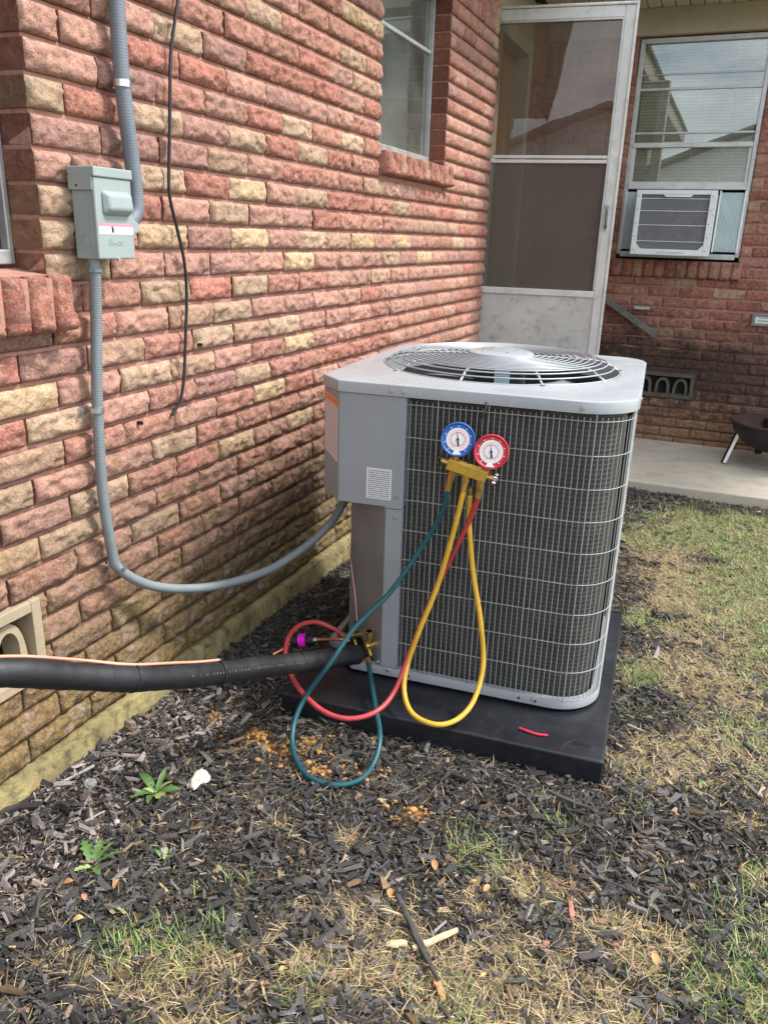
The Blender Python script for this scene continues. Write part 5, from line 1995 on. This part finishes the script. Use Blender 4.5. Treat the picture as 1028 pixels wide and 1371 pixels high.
# far right lawn has fewer chips still
keep &= ~((yy > 2.9) & (xx > 1.25) & (rng.random(NCH) < .85))
xx, yy, ms, mg_ = xx[keep], yy[keep], ms[keep], mg_[keep]
n = len(xx)
ln = np.clip(rng.lognormal(math.log(.0092), .62, n), .0025, .042) * np.where(rng.random(n) < .02, 1.5, 1)
wd = ln * rng.uniform(.10, .42, n)
wd = np.clip(wd, .0014, .011)
th = wd * rng.uniform(.3, .8, n)
yaw_ = rng.uniform(0, 2 * math.pi, n)
pit = rng.normal(0, .19, n)
rol = rng.normal(0, .45, n)
zz = gheight(xx, yy) + rng.uniform(.000, .012, n) * (1 - .5 * ms) + ln * .08
base = np.array([[-1, -1, -1], [1, -1, -1], [1, 1, -1], [-1, 1, -1], [-1, -1, 1], [1, -1, 1], [1, 1, 1], [-1, 1, 1]], float) * .5
B = np.repeat(base[None], n, 0)
# taper and jag the ends
B[:, :, 1] *= (1 + .5 * rng.uniform(-1, 1, (n, 1)) * B[:, :, 0] * 2)
B += rng.uniform(-.2, .2, B.shape) * np.array([1, 1, .6])
B[:, :, 0] *= ln[:, None]
B[:, :, 1] *= wd[:, None]
B[:, :, 2] *= th[:, None]
bend = rng.normal(0, .10, n)
B[:, :, 2] += bend[:, None] * np.abs(B[:, :, 0])
cr_, sr_ = np.cos(rol)[:, None], np.sin(rol)[:, None]
y2, z2 = B[:, :, 1] * cr_ - B[:, :, 2] * sr_, B[:, :, 1] * sr_ + B[:, :, 2] * cr_
B[:, :, 1], B[:, :, 2] = y2, z2
cp2, sp2 = np.cos(pit)[:, None], np.sin(pit)[:, None]
x2, z2 = B[:, :, 0] * cp2 + B[:, :, 2] * sp2, -B[:, :, 0] * sp2 + B[:, :, 2] * cp2
B[:, :, 0], B[:, :, 2] = x2, z2
cy2, sy2 = np.cos(yaw_)[:, None], np.sin(yaw_)[:, None]
x2, y2 = B[:, :, 0] * cy2 - B[:, :, 1] * sy2, B[:, :, 0] * sy2 + B[:, :, 1] * cy2
B[:, :, 0], B[:, :, 1] = x2 + xx[:, None], y2 + yy[:, None]
B[:, :, 2] += zz[:, None]
Vc = B.reshape(-1, 3)
q = np.array([[0, 3, 2, 1], [4, 5, 6, 7], [0, 1, 5, 4], [1, 2, 6, 5], [2, 3, 7, 6], [3, 0, 4, 7]])
Fc = (q[None] + (np.arange(n) * 8)[:, None, None]).reshape(-1, 4)
val = np.clip(rng.lognormal(math.log(.047), .55, n), .014, .22)
hue = rng.random(n)
cc_ = np.stack([val * 1.04, val * .97, val * .90], -1)
brown = hue < .06
cc_[brown] = np.stack([val[brown] * 1.9 + .02, val[brown] * 1.3 + .01, val[brown] * .8], -1)
tanm = (hue > .965)
cc_[tanm] = np.array([.30, .22, .14]) * rng.uniform(.6, 1.2, (tanm.sum(), 1))
# sun-bleached chips along the foundation
bl_ = (xx < .26) & (yy < 1.75) & (rng.random(n) < .42)
cc_[bl_] = np.array([.24, .20, .18]) * rng.uniform(.5, 1.35, (bl_.sum(), 1))
cols = np.repeat(cc_[:, None], 8, 1) * rng.uniform(.8, 1.2, (n, 8, 1))
mo_ = put('mulch', np_mesh('mulch', Vc, Fc, cols, 'mulch'))
mo_['kind'] = 'stuff'
mo_['label'] = 'dark shredded bark mulch spread around the pad'


# fine crumbs and fibres that mat the chips together
NF = 190000
fx = .03 + 2.3 * rng.random(NF) ** 1.2
fy_ = .5 + 3.6 * rng.random(NF) ** 1.5
fs_, fg_, fo_ = masks(fx, fy_)
kf = (rng.random(NF) < (1 - .5 * fg_)) & ~excl(fx, fy_)
fx, fy_, fs_ = fx[kf], fy_[kf], fs_[kf]
n = len(fx)
fl = rng.lognormal(math.log(.0030), .5, n)
fw = fl * rng.uniform(.2, .8, n)
fa = rng.uniform(0, 2 * math.pi, n)
T = np.array([[-.5, -.3, 0], [.5, -.15, .1], [-.1, .5, .05], [0, 0, .5]])
B = np.repeat(T[None], n, 0) + rng.uniform(-.15, .15, (n, 4, 3))
bx_, by_, bz_ = B[:, :, 0] * fl[:, None], B[:, :, 1] * fw[:, None], B[:, :, 2] * fw[:, None]
ca_, sa_ = np.cos(fa)[:, None], np.sin(fa)[:, None]
B = np.stack([bx_ * ca_ - by_ * sa_ + fx[:, None], bx_ * sa_ + by_ * ca_ + fy_[:, None], bz_ + (gheight(fx, fy_) + rng.uniform(.001, .010, n))[:, None]], -1)
FT = np.array([[0, 2, 1], [0, 1, 3], [1, 2, 3], [2, 0, 3]])
Ff = (FT[None] + (np.arange(n) * 4)[:, None, None]).reshape(-1, 3)
hv = rng.random(n)
fc = np.array([.075, .060, .047]) * rng.uniform(.4, 1.5, (n, 1))
lt = hv < .22 + .4 * fs_
fc[lt] = np.array([.30, .235, .145]) * rng.uniform(.4, 1.15, (lt.sum(), 1))
ff_ = put('mulch_crumbs', np_mesh('mulch_crumbs', B.reshape(-1, 3), Ff, np.repeat(fc[:, None], 4, 1), 'mulch'))
ff_['kind'] = 'stuff'
ff_['label'] = 'fine brown crumbs and fibres between the mulch chips'


def blades(name, xx, yy, L, lean, width, cols, mat, z_extra=0.0, curl=.8, segs=3):
    n = len(xx)
    az = rng.uniform(0, 2 * math.pi, n)
    d = np.stack([np.cos(az), np.sin(az)], -1)
    s_ = np.stack([-np.sin(az), np.cos(az)], -1)
    z0_ = gheight(xx, yy) - .002 + z_extra * rng.random(n)
    V = np.zeros((n, (segs) * 2 + 1, 3))
    ang = lean.copy()
    px = xx.copy()
    py = yy.copy()
    pz = z0_.copy()
    side = rng.normal(0, .25, n)
    for k in range(segs + 1):
        w_ = width * (1 - (k / (segs + .0)) ** 1.6) * .5
        if k < segs:
            V[:, 2 * k, 0] = px - s_[:, 0] * w_
            V[:, 2 * k, 1] = py - s_[:, 1] * w_
            V[:, 2 * k, 2] = pz
            V[:, 2 * k + 1, 0] = px + s_[:, 0] * w_
            V[:, 2 * k + 1, 1] = py + s_[:, 1] * w_
            V[:, 2 * k + 1, 2] = pz
        else:
            V[:, 2 * k, 0] = px
            V[:, 2 * k, 1] = py
            V[:, 2 * k, 2] = pz
        st_ = L / segs
        px = px + (d[:, 0] * np.sin(ang) + s_[:, 0] * side * .3) * st_
        py = py + (d[:, 1] * np.sin(ang) + s_[:, 1] * side * .3) * st_
        pz = pz + np.cos(ang) * st_
        ang = ang + curl * rng.uniform(.2, 1, n) / segs
        gh = gheight(px, py) + .002
        pz = np.maximum(pz, gh)
    nv = segs * 2 + 1
    Fb = []
    for k in range(segs - 1):
        Fb.append([2 * k, 2 * k + 1, 2 * k + 3])
        Fb.append([2 * k, 2 * k + 3, 2 * k + 2])
    Fb.append([2 * (segs - 1), 2 * (segs - 1) + 1, 2 * segs])
    Fb = np.array(Fb)
    Fa = (Fb[None] + (np.arange(n) * nv)[:, None, None]).reshape(-1, 3)
    cl = np.repeat(cols[:, None], nv, 1)
    o = put(name, np_mesh(name, V.reshape(-1, 3), Fa, cl, mat, False))
    o['kind'] = 'stuff'
    return o


# green grass
NG = 230000
yy = .45 + (4.7 - .45) * rng.random(NG)
xx = .1 + (2.7 - .1) * rng.random(NG)
ms, mg_, mo = masks(xx, yy)
clump = np.clip((fbm(xx, yy, 26, 51, 2) - .42) * 4, 0.05, 1)
keep = (rng.random(NG) < np.clip(mg_ * 1.0, 0, 1) * clump * np.where(yy < 1.8, .8, 1)) & ~excl(xx, yy)
xx, yy = xx[keep], yy[keep]
n = len(xx)
tn = rng.random(n)
gc = np.stack([.11 + .17 * tn, .23 + .14 * tn, .06 + .06 * tn], -1) * rng.uniform(.6, 1.2, (n, 1))
dry = rng.random(n) < .16
gc[dry] = np.array([.42, .34, .17]) * rng.uniform(.6, 1.15, (dry.sum(), 1))
g_o = blades('grass', xx, yy, rng.uniform(.012, .040, n), rng.uniform(.25, 1.35, n), rng.uniform(.0018, .0040, n), gc, 'grass', curl=1.1)
g_o['label'] = 'patchy green grass growing among mulch and bare soil'
# tufts near the camera
tx_, ty_, tl_ = [], [], []
for cx, cy, r, k, L0 in [(1.183, 1.56, .022, 60, .05), (1.03, 1.42, .03, 40, .05), (.55, .90, .05, 130, .055), (.47, .87, .03, 60, .05), (.62, .95, .03, 50, .05), (.60, 1.09, .02, 14, .06), (1.06, 1.33, .03, 40, .04), (1.26, 2.37, .05, 90, .05), (1.235, 2.80, .05, 70, .06), (.98, 1.45, .02, 20, .06), (1.08, 1.0, .04, 60, .045), (1.60, 1.25, .09, 260, .06), (1.50, 1.22, .05, 90, .055), (1.62, 1.45, .08, 160, .06), (1.33, 1.70, .02, 18, .05), (1.28, 2.15, .03, 40, .05), (.84, .93, .04, 60, .04), (1.3, 4.3, .1, 60, .09), (1.5, 4.28, .1, 60, .09)]:
    tx_.append(rng.normal(cx, r, k))
    ty_.append(rng.normal(cy, r, k))
    tl_.append(rng.uniform(.5, 1.2, k) * L0)
xx, yy, ll = map(np.concatenate, (tx_, ty_, tl_))
ok = ~excl(xx, yy)
xx, yy, ll = xx[ok], yy[ok], ll[ok]
n = len(xx)
tn = rng.random(n)
gc = np.stack([.12 + .16 * tn, .24 + .12 * tn, .06 + .05 * tn], -1) * rng.uniform(.65, 1.2, (n, 1))
g2 = blades('grass_tufts', xx, yy, ll, rng.uniform(.2, 1.2, n), rng.uniform(.0014, .0028, n), gc, 'grass', curl=1.0, segs=4)
g2['label'] = 'thin pale green grass tufts sprouting through the mulch'
# dry straw
NS = 240000
yy = .45 + (4.7 - .45) * rng.random(NS) ** 1.3
xx = .05 + (2.7 - .05) * rng.random(NS)
ms, mg_, mo = masks(xx, yy)
keep = (rng.random(NS) < np.maximum(ms * .95, np.maximum(.085, mg_ * .5))) & ~excl(xx, yy)
xx, yy = xx[keep], yy[keep]
n = len(xx)
sc3 = np.array([.46, .36, .21]) * rng.uniform(.28, 1.2, (n, 1)) * np.stack([np.ones(n), rng.uniform(.88, 1.03, n), rng.uniform(.7, 1.15, n)], -1)
s_o = blades('dry_grass', xx, yy, rng.uniform(.010, .050, n), rng.uniform(.9, 1.6, n), rng.uniform(.0009, .0024, n), sc3, 'straw', z_extra=.011, curl=.7)
s_o['label'] = 'straw coloured dead grass lying over the soil'

# ------------------------------------------------------------------ single things on the ground
GH = lambda x, y: float(gheight(np.array([x]), np.array([y]))[0])


def rock(name, x, y, sx, sy, sz, mat, label, seed):
    me = bpy.data.meshes.new(name)
    bm = bmesh.new()
    bmesh.ops.create_icosphere(bm, subdivisions=4, radius=1)
    o_ = Vector((seed * 3.1, seed, 2))
    for v in bm.verts:
        d = 1 + .45 * mn.noise(v.co * 1.1 + o_) + .16 * mn.noise(v.co * 3 + o_) + .05 * mn.noise(v.co * 8 + o_)
        v.co = Vector((v.co.x * sx * d, v.co.y * sy * d, v.co.z * sz * d))
    bm.to_mesh(me)
    bm.free()
    me.polygons.foreach_set('use_smooth', [True] * len(me.polygons))
    me.materials.append(M_[mat])
    o = put(name, me, None, (x, y, GH(x, y) + sz * .55 + .004), (0, 0, seed))
    return tag(o, label, 'stone')


rock('stone', .330, 1.335, .040, .024, .014, 'stone', 'pale limestone lump the size of a thumb, above the leafy weed', 2)
rock('stone', .262, 1.122, .011, .009, .007, 'stoneg', 'tiny pale grey pebble left of the leafy weeds in the mulch', 3)
rock('stone', .406, 1.102, .011, .010, .009, 'stoneg', 'small round grey pebble in the mulch below the big pale stone', 4)
rock('stone', .055, 1.155, .010, .014, .008, 'stone', 'small cream stone lying against the foundation edge', 5)
rock('stone', .115, 1.20, .017, .013, .008, 'stoneg', 'flat pinkish grey stone near the foundation edge', 6)
ro = random.Random(12)
cl = MB()
ico = bmesh.new()
bmesh.ops.create_icosphere(ico, subdivisions=2, radius=1)
iv = [v.co.copy() for v in ico.verts]
if_ = [tuple(v.index for v in f.verts) for f in ico.faces]
ico.free()
for i in range(420):
    cx, cy, rx, ry = ORANGE[ro.randrange(len(ORANGE))]
    x, y = ro.gauss(cx, rx * 1.2), ro.gauss(cy, ry * 1.2)
    if bool(excl(np.array([x]), np.array([y]))[0]):
        continue
    r = ro.uniform(.0012, .0045) if ro.random() < .93 else ro.uniform(.005, .009)
    z = GH(x, y) + r * .4 + .005
    of = Vector((i * 1.7, 3, 1))
    vs = []
    for v in iv:
        d = r * (1 + .5 * mn.noise(v * 1.4 + of))
        vs.append((x + v.x * d * 1.3, y + v.y * d, z + v.z * d * .7))
    cl.add(vs, if_)
co_ = put('clay_crumbs', cl.mesh('clay_crumbs', 'clay', True))
tag(co_, 'crumbly orange clay scattered on the mulch before the pad', None, None, 'stuff')


def chipobj(name, x, y, L, w, t_, yaw_, mat, label, cat, seed, lift=.010, pitch=0.0):
    r = random.Random(seed)
    m = MB()
    n = 9
    vs = []
    for i in range(n):
        s_ = i / (n - 1)
        ww = w * (.35 + .65 * math.sin(math.pi * min(1, max(0, .12 + s_ * .8))) ** .6) * r.uniform(.85, 1.1)
        off_ = r.uniform(-.06, .06) * w
        z = .004 * math.sin(s_ * 3 + seed)
        for a_, b_ in ((-1, -.4), (-.3, -.55), (1, -.35), (.9, .4), (.1, .6), (-.8, .45)):
            vs.append(((s_ - .5) * L, off_ + a_ * ww / 2 * r.uniform(.9, 1.1), z + b_ * t_ * r.uniform(.8, 1.2)))
    fs = [tuple(range(6))[::-1], tuple(range((n - 1) * 6, n * 6))]
    for i in range(n - 1):
        for k in range(6):
            fs.append((i * 6 + k, i * 6 + (k + 1) % 6, (i + 1) * 6 + (k + 1) % 6, (i + 1) * 6 + k))
    m.add(vs, fs)
    o = ob(name, m, mat, None, loc=(x, y, GH(x, y) + lift), rot=(0, pitch, yaw_))
    return tag(o, label, cat)


chipobj('bark_chip', .719, 1.151, .040, .026, .006, 1.0, 'bark', 'broad flat dark bark chip right of the weeds, mid mulch', 'bark chip', 1)
chipobj('bark_stick', .985, 1.115, .20, .012, .009, -.80, 'bark', 'long dark bark stick beside the pale split wood', 'stick', 2, .020)
chipobj('bark_chip', .83, 1.05, .075, .020, .007, 1.2, 'bark', 'long grey bark slab standing left of the pale split wood', 'bark chip', 3, .011)
chipobj('bark_chip', 1.523, 1.375, .075, .014, .008, .95, 'bark', 'grey brown bark slab between straw and the green corner grass', 'bark chip', 4)
chipobj('bark_chip', 1.318, 1.29, .05, .020, .006, .2, 'bark', 'dark wedge of bark on the straw patch', 'bark chip', 5)
chipobj('bark_chip', .20, 1.08, .075, .018, .008, .85, 'bark', 'large dark bark chunk by the foundation at the edge of the mulch', 'bark chip', 6)
chipobj('bark_chip', 1.36, 1.42, .055, .012, .006, -.4, 'bark', 'narrow dark chip right of the purple twig', 'bark chip', 7)
chipobj('bark_chip', 1.18, 1.655, .11, .012, .008, -.14, 'bark', 'long dark bark strip along the pad front corner', 'bark chip', 9, .016)
chipobj('bark_chip', .50, .80, .06, .016, .007, .8, 'bark', 'dark bark chunk beside the straw tuft at the bottom edge', 'bark chip', 8)
chipobj('split_wood', 1.02, 1.125, .095, .013, .006, .80, 'palewood', 'pale freshly split wood sliver crossing the dark stick', 'wood sliver', 11, .016)
chipobj('split_wood', .955, 1.09, .040, .016, .005, .4, 'palewood', 'short pale wood flake left of the dark stick', 'wood sliver', 12, .012)
chipobj('split_wood', .93, 1.15, .070, .005, .004, .05, 'palewood', 'thin yellow wood splinter above the pale flake', 'wood sliver', 13, .012)
chipobj('wood_chip', 1.06, 1.035, .045, .014, .006, -.85, 'leafo', 'orange rotten wood tip at the end of the dark stick', 'wood chip', 14, .010)
chipobj('brown_chip', 1.245, 1.315, .035, .012, .005, -1.2, 'leafp', 'red brown bark curl standing in the straw by the twig', 'bark chip', 15, .014, .3)
chipobj('root', .065, 1.185, .13, .007, .006, 1.22, 'stoneg', 'pale grey root lying along the foundation', 'root', 16, .014)
tw = thing('twig', 'thin purple-brown twig lying across the straw patch', 'twig', (1.2, 1.375, GH(1.2, 1.375) + .012))
ob('stem', MB().tube(cr_spline([(-.09, .01, .001), (-.05, .016, .004), (0, -.002, .003), (.04, -.008, .006), (.085, -.004, .0)], 6), .0020, 7), 'twig', tw, smooth=True)
tw2 = thing('twig', 'dark straight twig above the purple-brown twig', 'twig', (1.26, 1.41, GH(1.26, 1.41) + .012))
ob('stem', MB().tube(cr_spline([(-.07, -.006, .0), (-.02, .0, .004), (.03, .008, .004), (.13, .0, .0)], 6), .0024, 7), 'bark', tw2, smooth=True)


def leaf_mesh(name, L, w, cup, seed, mat, jag=0.0):
    r = random.Random(seed)
    vs, fs = [], []
    n = 10
    for i in range(n + 1):
        s_ = i / n
        ww = w / 2 * math.sin(math.pi * min(.999, s_ ** .85)) ** .8
        if jag:
            ww *= (1 - jag * (i % 2)) * r.uniform(.8, 1.15)
        x = s_ * L
        z = .25 * L * math.sin(s_ * 2.2) * cup
        vs += [(x, -ww, z + ww * .5 * cup), (x, 0, z), (x, ww, z + ww * .5 * cup)]
    for i in range(n):
        b = i * 3
        fs += [(b, b + 3, b + 4, b + 1), (b + 1, b + 4, b + 5, b + 2)]
    me = bpy.data.meshes.new(name)
    me.from_pydata(vs, [], fs)
    me.materials.append(M_[mat])
    me.polygons.foreach_set('use_smooth', [True] * len(fs))
    return me


LV = [(.286, .935, .022, .5, 'leafo', 'orange dead leaf curled at the left beside the straw tuft'),
      (.382, .972, .021, 1.6, 'leafo', 'orange oval dead leaf just below the toothed green weed'),
      (.375, 1.185, .017, .2, 'leafy', 'small yellow leaf at the foot of the upper weed'),
      (.352, .925, .019, 2.6, 'leafp', 'pink-brown dead leaf above the straw tuft'),
      (1.069, 1.285, .020, 1.2, 'leafo', 'orange dead leaf on the edge of the straw near the twig'),
      (1.035, 1.295, .018, .3, 'leafy', 'tan dead leaf left of the purple twig'),
      (.96, 1.30, .024, 2.1, 'leafo', 'orange-brown dead leaf on the dark mulch centre front'),
      (.365, .875, .026, .4, 'leafy', 'cream-yellow dead leaf left of the straw tuft'),
      (.70, .93, .014, .9, 'leafo', 'small orange leaf in the lower middle mulch'),
      (.79, .935, .016, 1.4, 'leafy', 'pale yellow oval leaf near the bottom centre'),
      (.775, .90, .014, .2, 'leafp', 'small pink leaf near the bottom centre'),
      (1.21, 1.20, .018, .8, 'leafp', 'pink-brown leaf lying on the straw left of the dark wedge'),
      (1.415, 1.25, .026, 2.0, 'leafo', 'brown dead leaf standing in the straw right of the dark wedge'),
      (1.33, 1.265, .016, .1, 'leafp', 'reddish round leaf beside the dark bark wedge'),
      (1.12, 1.09, .014, .9, 'leafy', 'pale yellow leaf in the straw at the bottom'),
      (.90, 1.19, .022, 1.9, 'leafo', 'brown curled leaf lying left of the stick'),
      (.68, 1.33, .016, .7, 'leafp', 'red-brown flake of leaf in the mulch below the blue hose'),
      (.60, 1.48, .018, 2.4, 'leafo', 'orange leaf lying inside the loop of the blue hose')]
for i, (x, y, L, a, mt, lab) in enumerate(LV):
    lf = put('dead_leaf', leaf_mesh('dead_leaf', L, L * .6, .8, i, mt), None, (x, y, GH(x, y) + .011), (rad(ro.uniform(-15, 15)), rad(ro.uniform(-18, 5)), a))
    tag(lf, lab, 'leaf')


def weed(x, y, leaves, label, seed):
    w_ = thing('weed', label, 'weed', (x, y, GH(x, y) + .004))
    w_.scale = (.84, .84, .84)
    r = random.Random(seed)
    for i, (az, L, wd_, el, mt, jag) in enumerate(leaves):
        o = put('leaf', leaf_mesh('leaf', L, wd_, .7, seed + i, mt, jag), w_, (.003 * math.cos(az), .003 * math.sin(az), .004), (rad(r.uniform(-15, 15)), -el, az))
    ob('stem', MB().cyl((0, 0, -.004), (0, 0, .010), .003, seg=8), 'weedp', w_)
    return w_


weed(.268, 1.250, [(2.75, .095, .026, .05, 'weed', 0), (1.75, .075, .018, .35, 'weed', .12), (-2.0, .070, .032, .12, 'weed', .12), (.35, .075, .024, .15, 'weed', .1), (-.5, .065, .032, .08, 'weedp', .2), (-1.15, .072, .026, .15, 'weed', .12), (.9, .05, .018, .3, 'weedp', .1), (3.6, .035, .014, .3, 'weedp', 0)],
     'broad-leaved green weed beside the pale stone in the mulch', 5)
weed(.300, 1.005, [(2.6, .080, .036, .12, 'weed', .5), (1.9, .070, .028, .25, 'weed', .45), (.7, .075, .022, .2, 'weed', .5), (-.5, .055, .026, .12, 'weed', .45), (-2.0, .050, .018, .15, 'weedp', .45), (1.3, .070, .014, .35, 'weed', .4)],
     'toothed-leaf green weed below the first weed, at the left of the mulch', 9)
weed(.42, 1.085, [(2.9, .035, .008, .3, 'weed', 0), (.5, .035, .009, .3, 'weed', .1), (2.0, .030, .008, .5, 'weedp', 0)], 'tiny sprouting weed beside the small round grey pebble', 14)

# ------------------------------------------------------------------ neighbour's house behind the camera (seen reflected in the windows)
nh = thing('neighbour_house', 'white sided neighbour house with grey shingle roof reflected in the windows', 'house', (1.6, -11.5, -.2))
ob('wall', MB().box(-4.2, 5.0, -5, 0, 0, 2.75), 'siding', nh)
sbm = MB().add([(-4.2, .004, 0), (5.0, .004, 0), (5.0, .024, .004), (-4.2, .024, .004), (-4.2, .004, .19), (5.0, .004, .19), (5.0, .009, .19), (-4.2, .009, .19)],
               [(0, 1, 2, 3), (4, 7, 6, 5), (3, 2, 6, 7), (0, 3, 7, 4), (1, 5, 6, 2)]).mesh('siding_board', 'siding')
for i in range(14):
    put('siding_board', sbm, nh, (0, 0, .12 + i * .186))
gb = MB().add([(-4.2, 0, 2.75), (5, 0, 2.75), (.4, 0, 4.45), (-4.2, -.1, 2.75), (5, -.1, 2.75), (.4, -.1, 4.45)], [(0, 1, 2), (5, 4, 3), (0, 3, 4, 1), (1, 4, 5, 2), (2, 5, 3, 0)])
ob('gable', gb, 'siding', nh)
rf = MB()
for sg in (-1, 1):
    ex = -4.6 if sg < 0 else 5.4
    rf.add([(.4, .3, 4.55), (.4, -5.2, 4.55), (ex, -5.2, 2.68), (ex, .3, 2.68), (.4, .3, 4.65), (.4, -5.2, 4.65), (ex, -5.2, 2.76), (ex, .3, 2.76)],
           [(0, 1, 2, 3), (7, 6, 5, 4), (0, 4, 5, 1), (1, 5, 6, 2), (2, 6, 7, 3), (3, 7, 4, 0)])
ob('roof', rf, 'shingle', nh)
wf = ob('window', MB().box(1.2, 2.2, .02, .05, 1.0, 2.2), 'aluw', nh)
ob('pane', MB().box(1.28, 2.12, .052, .056, 1.08, 2.12), 'darkint', wf)
